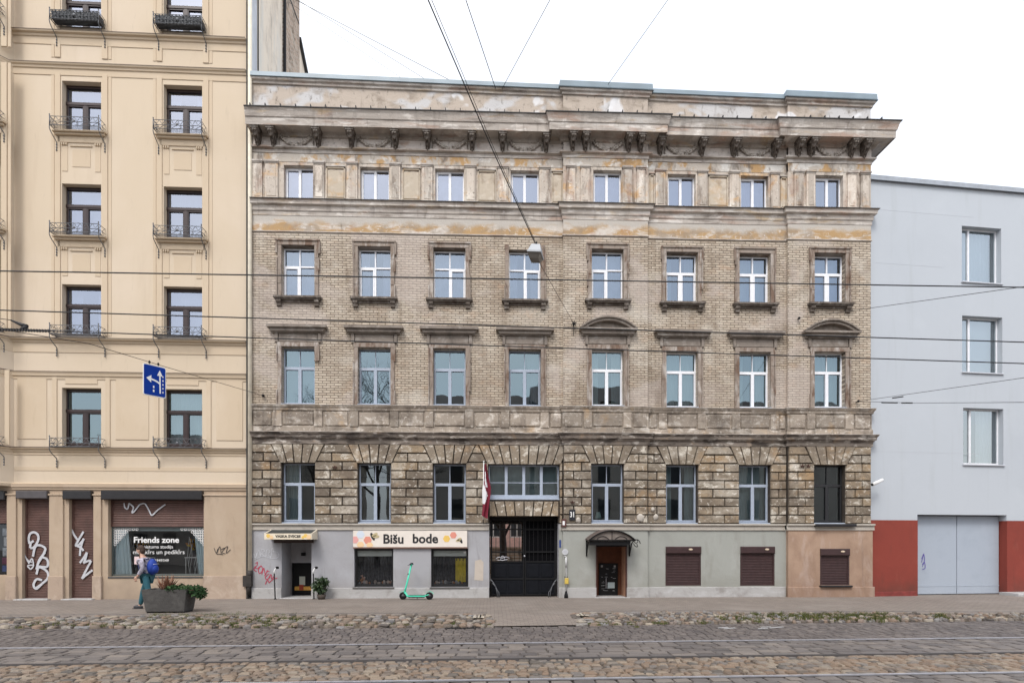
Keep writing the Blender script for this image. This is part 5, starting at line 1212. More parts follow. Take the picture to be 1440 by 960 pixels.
mb.box((Yc[0]+Yc[1])/2-.05, (Yc[0]+Yc[1])/2+.05, .25, 1.7, H0, 26)
mb.build('interior_partitions', roomd, yel)
mb = MB(); mb.bbox(shp1[0]-.1, shp1[1]+.1, -.25, .2, -.12, .03, .01); mb.bbox(shp2[0]-.1, shp2[1]+.1, -.25, .2, -.12, .03, .01); mb.build('door_step', plinth_low_m, yel)
# party wall seen above the neighbour's roof
mb = MB(); mb.face([(0, 0, -.1), (0, .9, -.1), (0, .9, 26), (0, 0, 26)]); mb.build('party_wall_edge', patch_m, yel)
mb = MB(); mb.face([(0, .9, 10), (0, 3.5, 10), (0, 3.5, 26.5), (0, .9, 26)]); mb.face([(0, 5.5, 10), (0, 10, 10), (0, 10, 20.5), (0, 5.5, 23.6)]); mb.face([(-9, 10, 0), (0, 10, 0), (0, 10, 20.5), (-9, 10, 20.5)])
mb.build('party_wall', firewall_m, yel)
mb = MB(); mb.box(-1.5, .05, 3.62, 5.5, 10, 29); mb.build('brick_stack', stack_m, yel)
mb = MB(); mb.tube([(.07, 3.56, 12), (.07, 3.56, 27)], .06, 8); mb.box(.04, .065, 3.62, 5.4, 24.15, 24.22); mb.tube([(.02, .95, 17), (.02, .95, 27)], .02, 5); mb.build('soil_pipe', iron, yel)
mb = MB(); mb.xprism([(5.5, 23.55), (10.2, 20.35), (10.2, 20.5), (5.5, 23.7)], -1, .12); mb.build('roof_edge', lead, yel)
# downpipe between the houses
dpx = M0.u(351.5, .08)
dp = thing('downpipe', 'cream rain downpipe on the joint between the yellow and weathered houses', 'downpipe', (dpx, -.08, 0))
m = MB(); m.tube([(0, 0, .75), (0, 0, 25.0)], .07, 10); m.build('pipe', simple('cream_pipe', (.68,.62,.50), .5, noise=.1), dp)
m = MB(); m.tube([(0, 0, .72), (0, 0, .95)], .09, 10); m.tube([(0, 0, .72), (-.02, -.02, .4), (-.03, -.05, .15)], .06, 8); m.box(-.2, .07, -.1, .06, .42, .78); m.build('shoe', simple('rusty_black_shoe', (.03,.025,.022), .7, noise=.4), dp)
m = MB(); m.box(-.115, -.075, -.03, .07, -.1, 25.0); m.build('joint_strip', simple('dark_joint', (.05,.045,.04), .8), dp)

# ================================================================== GREY BUILDING
GO = (XR-.02, .02); GT = R(5.4); GP = Plane(GO[0], GO[1], GT)
gry = thing('grey_building', 'pale grey rendered building with brick red base and metal garage door', 'building', (GO[0], GO[1], 0), GT)
def gr(px0, px1, py0, py1, off=0):
    pm = (px0+px1)/2; return [GP.u(px0, off), GP.u(px1, off), GP.z(pm, py1, off), GP.z(pm, py0, off)]
gt = GP.z(1300, 257); gb = GP.z(1260, 731)
gw = [gr(1352.5, 1408, 319.5, 397.5), gr(1353, 1409.5, 445, 524), gr(1354.5, 1411, 574, 653)]
gg = gr(1290, 1415.5, 723.5, 836); gg[2] = -.1
more = []
for w in list(gw): more.append([w[0]+4.2, w[1]+4.2, w[2], w[3]])
mb = MB(); mb.wall(0, 18, gb, gt, 0, gw+more+[[gg[0], gg[1], gg[2], gg[3], .34]], .26); mb.face([(0, 0, 0), (0, 9, 0), (0, 9, gt), (0, 0, gt)]); mb.face([(0, 0, gt), (18, 0, gt), (18, 9, gt), (0, 9, gt)]); mb.build('grey_wall', greyb_m, gry)
mb = MB(); mb.wall(0, 18, -.15, gb, -.02, [gg+[.36]], .36); mb.build('red_base', red_m, gry)
seam_m = simple('render_seam', (.44,.46,.50), .9)
for py, a_, b_ in ((300, 0, 4.2), (374, .3, 3.0), (636, .2, 4.4), (560, 4.9, 9)):
    mb = MB(); zz = GP.z(1300, py); mb.box(a_, b_, -.0025, .0, zz-.006, zz+.006); mb.build('render_seam', seam_m, gry)
mb = MB(); mb.bbox(.02, gg[0]-.06, -.05, 0, -.15, .16, .01); mb.build('red_footing', simple('dark_red', (.2,.035,.028), .8, noise=.2), gry)
mb = MB(); mb.box(-.05, 18, -.08, .6, gt, gt+.05); mb.box(-.05, 18, -.10, -.07, gt-.10, gt+.06); mb.build('roof_edge', simple('grey_trim', (.33,.36,.40), .5, noise=.1), gry)
for i, w in enumerate(gw+more):
    window('G', (w[0]+w[1])/2, w[2]+.03, w[3], w[1]-w[0], .19, pvc, gl_grey, (curt_p, 'full') if i in (0, 3, 4) else ((curt_p, 'flat') if i == 1 else (curt_p, 'right')), gry)
mb = MB()
for w in gw+more: mb.bbox(w[0]-.03, w[1]+.03, -.06, .2, w[2]-.045, w[2]+.0, .008)
mb.build('window_sill', simple('zinc_sill', (.5,.52,.56), .4), gry)
mb = MB(); mb.box(0.1, 17.9, 2.5, 2.55, 0, gt-.1)
for zz in (gw[0][2]-.5, gw[1][2]-.5, gw[2][2]-.5): mb.box(.1, 17.9, .3, 2.5, zz, zz+.2)
mb.build('interior_partitions', roomd, gry)
mb = MB()
for k in range(2):
    z = gw[2][3]-.28-.32*k; u = gw[2][0]+.2+.05*k; mb.box(u-.1, u+.5, 1.2, 1.5, z, z+.03)
e_, n_, l_ = nodes('ceiling_lamp_glow'); em = n_.new('ShaderNodeEmission'); em.inputs[0].default_value = (1, .85, .62, 1); em.inputs[1].default_value = 2.2; oo = n_.new('ShaderNodeOutputMaterial'); l_.new(em.outputs[0], oo.inputs[0])
mb.build('ceiling_lamp', e_, gry)
# garage door leaves
galv = weathered('galvanised_door', (.43,.47,.53), [((.36,.40,.46), (1.4,1.4,1.4), .5, .7, .5, 501), ((.50,.53,.58), (.8,.8,.4), .5, .7, .4, 502), ((.30,.32,.36), (3,3,.7), .6, .8, .3, 503)], rough=.5, bump=.04)
gmid = GP.u(1344.5, -.3); 
for a, b in ((gg[0]+.02, gmid-.012), (gmid+.012, gg[1]-.02)):
    mb = MB(); mb.bbox(a, b, .27, .31, .02, gg[3]-.03, .012); mb.box(a+.0, b, .262, .27, .3, .33); d_ = mb.build('garage_door', galv, gry)
m = MB()
for i, s in enumerate([[(1296,790),(1299,779),(1300,788),(1297,796)], [(1297,793),(1300,790),(1301,798),(1297,800)], [(1299,778),(1296,785)]]): ribbon(m, smooth_pts([GP.pt(px, py, -.26) for px, py in s], 5), .025, .258-.0012*i)
m.build('violet_scribble', simple('violet_pen', (.10,.07,.32), .7), gry)
mb = MB(); mb.bbox(GP.u(1404), 18, -.75, -.02, -.12, .10, .02); mb.build('ramp_kerb', plinth_low_m, gry)
# security camera
u_, z_ = M0.pt(1226, 677, RP+.35)
sc = thing('security_camera', 'white bullet security camera on the right corner of the weathered house', 'security camera', (XR+.02, -RP-.1, z_), R(-20))
m = MB(); m.tube([(0, 0, -.08), (.02, -.05, -.05), (.08, -.1, .0)], .02); m.ball((0, 0, -.08), .04); m.build('bracket', iron, sc)
m = MB(); m.tube([(-.08, -.22, -.09), (.28, .0, .08)], .06, 12); m.box(-.0, .02, -.1, -.09, 0, .01); m.build('housing', white, sc)
m = MB(); m.tube([(-.095, -.23, -.097), (-.075, -.217, -.088)], .045, 12); m.build('lens', iron, sc)

# ================================================================== COURTYARD BEYOND THE PASSAGE
cy_ = thing('courtyard_building', 'pinkish rendered building seen through the gateway bars', 'building', (1, 17, 0))
m = MB(); cops = [[-1.3+1.5*k, -.4+1.5*k, 2.2, 3.8] for k in range(-2, 4)]; m.wall(-8, 9, -.1, 9, 0, cops, .15); m.build('wall', simple('pink_render', (.85,.58,.52), .9, noise=.15), cy_)
for o in cops:
    m = MB(); w = .9
    for a, b, q, r in ((-w/2, -w/2+.07, 0, 1.6), (w/2-.07, w/2, 0, 1.6), (-w/2, w/2, 0, .07), (-w/2, w/2, 1.53, 1.6), (-.03, .03, 0, 1.6)): m.box(a, b, -.02, .05, q, r)
    wo_ = m.build('window', white, cy_, ((o[0]+o[1])/2, .1, 2.2)); m = MB(); m.face([(-w/2, .03, 0), (w/2, .03, 0), (w/2, .03, 1.6), (-w/2, .03, 1.6)]); m.build('pane', simple('dark_pane', (.06,.07,.08), .1), wo_)
m = MB(); m.wall(-8, 9, -.1, 1.55, -3, []); m.box(-8, 9, -3.1, -2.98, 1.5, 1.62); tag(m.build('courtyard_wall', stack_m, None, (1, 17, 0)), 'low brown brick wall across the courtyard behind the gate', 'wall')
ct = thing('courtyard_tree', 'dark tree trunk standing in the courtyard behind the left gate leaf', 'tree', (.65, 12.2, 0))
m = MB(); m.tube([(0, 0, -.1), (.03, 0, 1.5), (-.05, 0, 3), (.1, .1, 5)], [.24, .2, .17, .1], 10); m.tube([(-.02, 0, 2.0), (.4, 0, 2.9), (.9, .1, 4)], [.09, .06, .03], 7); m.tube([(0, 0, 2.3), (-.5, .1, 3.2), (-.9, 0, 4.2)], [.09, .06, .03], 7); m.build('trunk', simple('dark_bark', (.045,.035,.03), .95, noise=.3), ct)
m = MB(); leaf_cloud(m, (0, 0, 5.4), (1.7, 1.5, 1.2), 900, .14, random.Random(2)); m.build('crown', leafm, ct)

# ================================================================== GROUND
ROADZ = -.12
gmat = weathered('street_bed', (.14,.125,.11), [((.2,.18,.16), (3,3,3), .5, .7, .6, 601), ((.07,.06,.055), (6,6,6), .5, .7, .6, 602)], bump=.4, bscale=20)
mb = MB(); mb.face([(-150, -150, ROADZ-.045), (150, -150, ROADZ-.045), (150, 150, ROADZ-.045), (-150, 150, ROADZ-.045)]); tag(mb.build('ground', gmat), 'bare street ground', kind='structure')
edge = [(-40, -5.5), (-11.5, -5.89), (-3.5, -6.12), (0, -6.08), (4.7, -5.76), (13.7, -5.43), (40, -4.8)]     # road edge
vtop = [(-40, -4.7), (-12.6, -4.78), (-3, -4.72), (-.6, -4.75), (1.4, -4.75), (2.6, -4.45), (5, -4.43), (13.9, -5.05), (40, -4.6)]
def interp(tab, x):
    for (a, ya), (b, yb) in zip(tab, tab[1:]):
        if a <= x <= b: return ya+(yb-ya)*(x-a)/(b-a)
    return tab[0][1] if x < tab[0][0] else tab[-1][1]
DR0, DR1 = G(690, 880, ROADZ).x, G(815, 876, ROADZ).x      # driveway mouth on the road
pave_m = weathered('small_concrete_pavers', (0,0,0), [((.36,.335,.31), (.6,.6,.6), .5, .7, .5, 611), ((.20,.18,.16), (1.1,1.1,1.1), .5, .72, .5, 612), ((.40,.36,.31), (3,3,3), .55, .7, .35, 613), ((.12,.105,.095), (9,9,9), .62, .74, .5, 614)],
    brick=dict(w=.21, h=.105, m=.007, c1=(.31,.275,.25), c2=(.26,.235,.215), mc=(.15,.13,.115), v=1), bump=.3, bscale=40)
mb = MB(); xs = [-40+.5*k for k in range(161)]
def verge_z(x, y):
    t = (y-interp(vtop, x))/(interp(edge, x)-interp(vtop, x)); return -max(0, min(1, t))*.11
for a, b in zip(xs, xs[1:]):
    ya, yb = interp(vtop, a), interp(vtop, b)
    mb.face([(a, ya, 0), (b, yb, 0), (b, 1.2, 0), (a, 1.2, 0)])
# passage floor
mb.face([(gate[0]-.1, 1.2, 0), (gate[1]+.1, 1.2, 0), (gate[1]+.1, 20, 0), (gate[0]-.1, 20, 0)])
for k in range(10):
    a = DR0+(DR1-DR0)*k/10; b = DR0+(DR1-DR0)*(k+1)/10
    a1 = a+.3; b1 = b+.3
    mb.face([(a, interp(edge, a), -.10), (b, interp(edge, b), -.10), (b, interp(vtop, b), 0.001), (a, interp(vtop, a), .001)])
tag(mb.build('pavement', pave_m), 'grey block paved pavement', kind='structure')
# kerb band: row of darker long stones at pavement edge
band_m = weathered('kerb_band_stone', (.3,.28,.26), [((.2,.18,.16), (3,3,3), .5, .7, .6, 621)], tone=.25, bump=.4)
mb = MB(); rn = random.Random(9); x = -20.0
while x < 22:
    l = rn.uniform(.28, .42); y = interp(vtop, x)+.42
    if not (DR0-.2 < x < DR1+.2): mb.mesh([(x+.006, y, 0), (x+l-.006, y, 0), (x+l-.006, y+.1, 0), (x+.006, y+.1, 0), (x+.01, y+.004, .008), (x+l-.01, y+.004, .008), (x+l-.01, y+.096, .008), (x+.01, y+.096, .008)], [(4, 5, 6, 7), (0, 1, 5, 4), (1, 2, 6, 5), (2, 3, 7, 6), (3, 0, 4, 7)], rn.random())
    x += l
tag(mb.build('pavement_edge_stones', simple('dark_edge_stone', (.13,.115,.105), .85, noise=.3)), 'thin dark edging line of the pavement', kind='structure')
mb = MB()
for px in (670.5, 675, 679.5): g = G(px, 866.5); mb.box(g.x-.09, g.x+.03, g.y-.25, g.y+.3, .003, .012)
for px in (815, 820, 825): g = G(px, 864); mb.box(g.x-.1, g.x+.03, g.y-.2, g.y+.3, .003, .012)
tag(mb.build('tactile_tiles', simple('pale_tile', (.47,.42,.34), .8, noise=.15)), 'pale tactile tiles beside the driveway', kind='structure')
# verge bed and rubble stones
mb = MB()
for a, b in zip(xs, xs[1:]):
    mb.face([(a, interp(edge, a), ROADZ-.02), (b, interp(edge, b), ROADZ-.02), (b, interp(vtop, b), -.01), (a, interp(vtop, a), -.01)])
tag(mb.build('verge_bed', weathered('verge_soil', (.10,.08,.06), [((.17,.14,.10), (5,5,5), .5, .7, .7, 631)], bump=.6, bscale=20)), 'soil bed under the stones', kind='structure')
mb = MB(); rn = random.Random(21)
def stone(x, y, z, rx, ry, rz_, t, mb=mb):
    a = rn.random()*PI; ca_, sa_ = math.cos(a), math.sin(a); vs = []; fs = []; seg, rings = 7, 4
    js = [[rn.uniform(.82, 1.15) for _ in range(seg)] for _ in range(rings+1)]
    for i in range(rings+1):
        b = PI/2*i/rings
        for k in range(seg):
            q = 2*PI*k/seg; s_ = (math.sin(b))**.6*js[i][k] if i else .0
            px_, py_ = rx*s_*math.cos(q), ry*s_*math.sin(q); vs.append((x+px_*ca_-py_*sa_, y+px_*sa_+py_*ca_, z+rz_*math.cos(b)**.7*js[i][k] if i < rings else z-.02))
    for i in range(rings):
        for k in range(seg): fs.append((i*seg+k, (i+1)*seg+k, (i+1)*seg+(k+1) % seg, i*seg+(k+1) % seg))
    mb.mesh(vs, fs, t, rn.random() < .35)
x = -19.0
while x < 21:
    y0, y1 = interp(edge, x), interp(vtop, x); small = rn.random() < .4 or x > 4
    s = rn.uniform(.05, .09) if small else rn.uniform(.08, .15)
    y = y0+.06
    inside = DR0+.03 < x < DR1-.02
    while y < y1+.02 and not inside:
        zz = -.12+.11*(y-y0)/max(.1, (y1-y0)); stone(x+rn.uniform(-.05, .05), y+rn.uniform(-.03, .03), zz, s*rn.uniform(.8, 1.3), s*rn.uniform(.7, 1.0), rn.uniform(.03, .07), rn.random()**1.25); y += s*1.8
    x += s*1.85
tag(mb.build('rubble_verge', weathered('field_stones', (.3,.28,.25), [((.12,.10,.09), (9,9,9), .52, .7, .5, 641)], tonecols=[(.11,.10,.095), (.22,.185,.15), (.29,.215,.165), (.25,.25,.255), (.40,.35,.28), (.15,.145,.15)], bump=.5, bscale=30)), 'strip of rough field stones set along the pavement edge', 'stones', kind='stuff')
# grass tufts
mb = MB(); rn = random.Random(31)
def tuft(x, y, z, n, h):
    for k in range(n):
        a = rn.random()*2*PI; r = rn.random()*.1; bx, by = x+r*math.cos(a), y+r*math.sin(a)*.7; hh = h*rn.uniform(.5, 1.2); w = .006; l = rn.uniform(.2, .8)*hh; a2 = rn.random()*2*PI
        dx, dy = math.cos(a2)*l, math.sin(a2)*l
        mb.mesh([(bx-w, by, z), (bx+w, by, z), (bx+dx*.4+w*.8, by+dy*.4, z+hh*.7), (bx+dx*.4-w*.8, by+dy*.4, z+hh*.7), (bx+dx, by+dy, z+hh)], [(0, 1, 2, 3), (3, 2, 4)], rn.random())
def grass(px0, px1, py, n, h, sp=.9):
    for k in range(n):
        px = rn.uniform(px0, px1); g = G(px, py+rn.gauss(0, sp), -.05); tuft(g.x, g.y, -.09, 22, h*rn.uniform(.6, 1.2))
grass(1010, 1262, 868, 190, .10, 1.6); grass(1060, 1255, 866, 110, .14, .8); grass(1310, 1340, 867, 26, .12); grass(1095, 1250, 866.5, 90, .12, 1.2); grass(30, 345, 872, 150, .07, 3); grass(215, 335, 867, 90, .10, 1.5); grass(350, 700, 874, 40, .05, 3); grass(820, 1000, 872, 40, .05, 3)
grass(205, 425, 869, 330, .11, 2.4); grass(20, 190, 874, 60, .05, 3)
tag(mb.build('grass', weathered('verge_grass', (.06,.09,.02), [], tonecols=[(.035,.055,.012), (.06,.085,.022), (.14,.12,.05), (.085,.10,.03)], bump=0)), 'green grass tufts growing between the verge stones', 'grass', kind='stuff')
# ---- setts
SLO = .024
RL = [-8.3, -9.86, -11.42, -12.96]
def ry(i, x): return RL[i]+SLO*x
rn = random.Random(41)
sett = [MB(), MB(), MB()]
def sett_stone(m, x0, x1, y0, y1, top, t, j=.012, dome=.012, g=.008):
    q = lambda: rn.uniform(-j, j)
    b = [(x0+g, y0+g), (x1-g, y0+g), (x1-g, y1-g), (x0+g, y1-g)]; b = [(p[0]+q(), p[1]+q()) for p in b]
    cx_, cy2 = sum(p[0] for p in b)/4, sum(p[1] for p in b)/4
    tz = [top+rn.uniform(-.004, .004) for _ in range(4)]
    v = [(p[0], p[1], top-.05) for p in b]+[(cx_+(p[0]-cx_)*.94, cy2+(p[1]-cy2)*.94, tz[i]-dome) for i, p in enumerate(b)]+[(cx_+(p[0]-cx_)*.72, cy2+(p[1]-cy2)*.72, tz[i]-dome*.15) for i, p in enumerate(b)]
    m.mesh(v, [(0, 1, 5, 4), (1, 2, 6, 5), (2, 3, 7, 6), (3, 0, 4, 7), (4, 5, 9, 8), (5, 6, 10, 9), (6, 7, 11, 10), (7, 4, 8, 11), (8, 9, 10, 11)], t, False)
def zone(m, yf0, yf1, rowd, lmin, lmax, dome, j, tfun, x0=-17, x1=18, g=.008, zv=.004, diag=0):
    n = max(1, round((yf1(0)-yf0(0))/rowd))
    for r in range(n):
        x = x0+rn.random()*lmax
        while x < x1:
            l = rn.uniform(lmin, lmax); xm = x+l/2; ya, yb = yf0(xm), yf1(xm); a, b = ya+(yb-ya)*r/n, ya+(yb-ya)*(r+1)/n
            sett_stone(m, x, x+l, a, b, ROADZ+rn.uniform(-zv, zv), tfun(), j, dome, g); x += l
zone(sett[0], lambda x: ry(0, x)+.06, lambda x: interp(edge, x)-.02, .17, .14, .26, .006, .010, lambda: rn.gauss(.45, .25), g=.008, zv=.005)
zone(sett[1], lambda x: ry(1, x)+.07, lambda x: ry(0, x)-.06, .25, .28, .50, .008, .010, lambda: rn.gauss(.5, .27), g=.011, zv=.006)
zone(sett[2], lambda x: ry(2, x)+.06, lambda x: ry(1, x)-.07, .14, .10, .24, .022, .022, lambda: rn.random(), g=.010, zv=.010)
zone(sett[1], lambda x: ry(3, x)+.07, lambda x: ry(2, x)-.06, .19, .22, .36, .010, .010, lambda: rn.gauss(.5, .25), g=.008)
zone(sett[0], lambda x: -19.0, lambda x: ry(3, x)-.07, .2, .2, .34, .012, .012, lambda: rn.gauss(.5, .25), -9, 10)
for i, (nm, cols_, nm2) in enumerate((('road_setts', [(.13,.12,.125), (.18,.165,.165), (.235,.215,.21)], 'worn grey stone setts of the roadway'), ('track_setts', [(.13,.125,.13), (.20,.19,.19), (.27,.25,.235)], 'large grey stone slabs between the tram rails'), ('rough_cobbles', [(.14,.13,.12), (.27,.19,.135), (.34,.26,.20), (.22,.20,.19), (.40,.33,.26), (.30,.21,.15)], 'rough brown cobbles between the two tram tracks'))):
    tag(sett[i].build(nm, weathered(nm+'_stone', (.2,.2,.2), [((.10,.09,.088), (1.2,1.2,1.2), .5, .7, .4, 651+i), ((.34,.30,.27), (5,5,5), .58, .72, .3, 661+i), ((.07,.065,.06), (14,14,14), .6, .72, .5, 671+i)], tonecols=cols_, rough=.62, bump=.35, bscale=28, spec=.4)), nm2, kind='structure')
# white chalk marks on the road
mb = MB()
for a, b, c, d in ((1010, 882.3, 1024, 881.2), (1018, 883.4, 1034, 882.0), (1070, 881.2, 1084, 880.6), (1082, 882.2, 1102, 880.6), (1066, 883.4, 1080, 883.0)):
    p, q = G(a, b, ROADZ+.006), G(c, d, ROADZ+.006); w = Vector((0, .035, 0)); mb.face([p-w, q-w, q+w, p+w])
tag(mb.build('road_paint_marks', simple('faded_chalk', (.5,.5,.5), .8)), 'faded white paint marks on the road', kind='structure')
# tram rails: grooved rail head + groove
for i, nm in enumerate(('farthest tram rail, close to the stone verge', 'middle tram rail with a dark groove between slabs and brown cobbles', 'nearest tram rail at the bottom edge of the picture')):
    r_ = thing('tram_rail', 'polished steel '+nm, 'rail', (0, RL[i], ROADZ), math.atan(SLO), 'tram rails in the street')
    far = -1 if i == 0 else (1 if i == 1 else -1)
    m = MB(); m.box(-30, 30, -.024, .024, -.1, .010); m.build('rail_head', steel if i != 1 else simple('dull_steel', (.16,.15,.15), .5, .6), r_)
    m = MB(); y0 = far*.028; m.box(-30, 30, min(y0, y0+far*.03), max(y0, y0+far*.03), -.1, -.035); m.build('rail_groove', iron, r_)
    m = MB(); y0 = far*.058; m.box(-30, 30, min(y0, y0+far*.018), max(y0, y0+far*.018), -.1, -.002); m.build('rail_lip', steeld, r_)
# drain
g = G(651, 881.5, ROADZ); dn = thing('drain_grate', 'iron storm drain grate at the foot of the stone verge', 'drain', (g.x, g.y-.05, ROADZ+.002))
m = MB(); m.box(-.42, .42, -.2, .2, -.03, .002); m.build('frame', iron, dn); m = MB()
for k in range(9): x = -.38+.095*k; m.box(x-.012, x+.012, -.18, .18, .003, .014)
m.build('grate_bars', steeld, dn)

# ================================================================== PLANTER, PERSON
g = G(229.0, 862)
pt = thing('planter', 'grey tapered concrete planter on the pavement before the large shop window', 'planter', (g.x, g.y+.35, 0), R(1))
m = MB(); wt, wb, dt_, db_, hh = .585, .50, .32, .26, .63
v = [(-wb, -db_, .04), (wb, -db_, .04), (wb, db_, .04), (-wb, db_, .04), (-wt, -dt_, hh), (wt, -dt_, hh), (wt, dt_, hh), (-wt, dt_, hh), (-wt+.06, -dt_+.06, hh), (wt-.06, -dt_+.06, hh), (wt-.06, dt_-.06, hh), (-wt+.06, dt_-.06, hh), (-wt+.07, -dt_+.07, hh-.08), (wt-.07, -dt_+.07, hh-.08), (wt-.07, dt_-.07, hh-.08), (-wt+.07, dt_-.07, hh-.08)]
m.mesh(v, [(0, 1, 5, 4), (1, 2, 6, 5), (2, 3, 7, 6), (3, 0, 4, 7), (4, 5, 9, 8), (5, 6, 10, 9), (6, 7, 11, 10), (7, 4, 8, 11), (8, 9, 13, 12), (9, 10, 14, 13), (10, 11, 15, 14), (11, 8, 12, 15), (3, 2, 1, 0)])
m.build('tub', weathered('exposed_aggregate', (.11,.105,.10), [((.16,.155,.145), (5,5,5), .5, .66, .6, 701), ((.09,.085,.08), (12,12,12), .55, .7, .7, 702)], bump=.5, bscale=60), pt)
m = MB(); m.box(-.5, -.3, -.22, .22, -.02, .04); m.box(.3, .5, -.22, .22, -.02, .04); m.build('foot', dark, pt)
m = MB(); m.face([(-wt+.07, -dt_+.07, hh-.06), (wt-.07, -dt_+.07, hh-.06), (wt-.07, dt_-.07, hh-.06), (-wt+.07, dt_-.07, hh-.06)]); m.build('soil', simple('soil', (.04,.03,.022), .95), pt)
rn = random.Random(51)
sp = thing('spiky_plant', 'reddish brown spiky plant growing on the left of the planter', 'plant', (g.x-.08, g.y+.35, .55))
m = MB()
for k in range(110):
    a = rn.random()*2*PI; el_ = rn.uniform(.35, 1.45); L = rn.uniform(.3, .58); d = Vector((math.cos(a)*math.cos(el_), math.sin(a)*math.cos(el_)*.7, math.sin(el_))); sd = Vector((-math.sin(a), math.cos(a), 0))*.014
    b_ = Vector((rn.uniform(-.1, .1), rn.uniform(-.08, .08), 0)); e1 = b_+d*L*.6; e2 = b_+d*L+Vector((0, 0, -.06*L))
    m.mesh([b_-sd, b_+sd, e1+sd, e1-sd, e2], [(0, 1, 2, 3), (3, 2, 4)], rn.random())
m.build('leaves', weathered('russet_blades', (.15,.06,.03), [], tonecols=[(.09,.035,.025), (.22,.10,.06), (.32,.17,.11)], bump=0), sp)
cp = thing('creeping_conifer', 'green creeping conifer spilling over the right edge of the planter', 'plant', (g.x+.36, g.y+.28, .57))
m = MB()
for c, r in (((0, 0, .06), (.34, .25, .12)), ((.32, 0, .02), (.28, .22, .12)), ((.52, -.05, -.08), (.16, .16, .12)), ((-.2, -.1, .04), (.2, .18, .1))): leaf_cloud(m, c, r, 420, .075, rn)
m.build('foliage', weathered('conifer_green', (.03,.07,.02), [], tonecols=[(.015,.035,.015), (.03,.07,.025), (.06,.12,.045)], bump=0), cp)
m = MB()
for k in range(8): a = rn.random()*2*PI; m.tube([(0, 0, -.05), (.2*math.cos(a)+.1, .15*math.sin(a), .02), (.4*math.cos(a)+.2, .2*math.sin(a), .05)], .009, 5)
m.build('stems', simple('brown_stem', (.08,.05,.03), .9), cp)
# loose brushy weeds at planter left
def skin(name, verts, edges_, radii, mat, parent=None, sub=2, root=0):
    me = bpy.data.meshes.new(name); me.from_pydata(verts, edges_, []); me.update()
    o = bpy.data.objects.new(name, me); COL.objects.link(o)
    mod = o.modifiers.new('s', 'SKIN'); 
    me.attributes.get('skin_vertices') or None
    if not me.skin_vertices: 
        bm = bmesh.new(); bm.from_mesh(me); bm.verts.layers.skin.verify(); bm.to_mesh(me); bm.free()
    for i, sv in enumerate(me.skin_vertices[0].data):
        r = radii[i]; sv.radius = r if isinstance(r, tuple) else (r, r); sv.use_root = (i == root)
    mod.use_smooth_shade = True
    sb_ = o.modifiers.new('u', 'SUBSURF'); sb_.levels = sub; sb_.render_levels = sub
    dg = bpy.context.evaluated_depsgraph_get(); dg.update(); m2 = bpy.data.meshes.new_from_object(o.evaluated_get(dg)); m2.name = name
    bpy.data.objects.remove(o); m2.materials.clear(); m2.materials.append(mat)
    m2.polygons.foreach_set('use_smooth', [True]*len(m2.polygons))
    o2 = bpy.data.objects.new(name, m2); COL.objects.link(o2); o2.parent = parent; return o2
# walker: faces -x (left); origin under the body
g = G(195.5, 856.5)
pe = thing('person', 'person walking left with a blue backpack, pale patterned jacket and teal trousers, behind the planter', 'person', (g.x+.16, g.y+.1, 0))
skinm = simple('skin', (.50,.30,.22), .6); jack = simple('pale_jacket', (.30,.28,.33), .8, noise=.95, nscale=11); teal = simple('teal_trousers', (.02,.10,.13), .8, noise=.15); shoe = simple('dark_shoe', (.03,.03,.035), .6)
bodyv = [(0, 0, .95), (-.02, 0, 1.12), (-.07, 0, 1.32), (-.10, 0, 1.44), (-.13, 0, 1.52), (-.16, 0, 1.62),            # pelvis..neck..head
    (.0, .09, .90), (-.16, .10, .50), (-.24, .10, .10), (-.36, .10, .05),                                               # front leg
    (.02, -.09, .90), (.10, -.10, .52), (.34, -.10, .18), (.28, -.10, .09),                                                 # rear leg
    (-.08, .19, 1.42), (-.02, .23, 1.17), (-.18, .22, .99), (-.25, .22, .95), (-.08, -.19, 1.42), (.02, -.23, 1.17), (-.10, -.24, .97), (-.15, -.24, .92)]
bodye = [(0, 1), (1, 2), (2, 3), (3, 4), (4, 5), (0, 6), (6, 7), (7, 8), (8, 9), (0, 10), (10, 11), (11, 12), (12, 13), (3, 14), (14, 15), (15, 16), (16, 17), (3, 18), (18, 19), (19, 20), (20, 21)]
rad = [(.12, .15), (.11, .14), (.125, .17), (.09, .12), .052, .06, .085, .062, .042, .035, .085, .062, .042, .035, .055, .043, .033, .028, .055, .043, .033, .028]
brad = [(tuple(q-.03 for q in r) if isinstance(r, tuple) else (r if i in (4, 5, 17, 21, 16, 20) else r*.72)) for i, r in enumerate(rad)]
skin('body', bodyv, bodye, brad, skinm, pe)
def fig(idx, grow, name, mat):
    mp_ = {k: i for i, k in enumerate(idx)}; vs = [bodyv[k] for k in idx]; es = [(mp_[a], mp_[b]) for a, b in bodye if a in mp_ and b in mp_]
    rr = [tuple((q+grow) for q in (rad[k] if isinstance(rad[k], tuple) else (rad[k], rad[k]))) for k in idx]; return skin(name, vs, es, rr, mat, pe)
fig([0, 6, 7, 8, 10, 11, 12], .018, 'trousers', teal)
fig([0, 1, 2, 3, 14, 15, 16, 18, 19, 20], .022, 'jacket', jack)
m = MB(); hc = (-.175, 0, 1.68); m.ball(hc, (.098, .078, .12), 16, 12); m.ball((-.275, 0, 1.665), (.022, .014, .02)); m.ball((-.26, 0, 1.62), (.014, .026, .008)); 
for s in (-1, 1): m.ball((-.17, s*.078, 1.67), (.02, .01, .032)); m.ball((-.262, s*.032, 1.69), (.01, .013, .008), 8, 6)
m.build('head', skinm, pe)
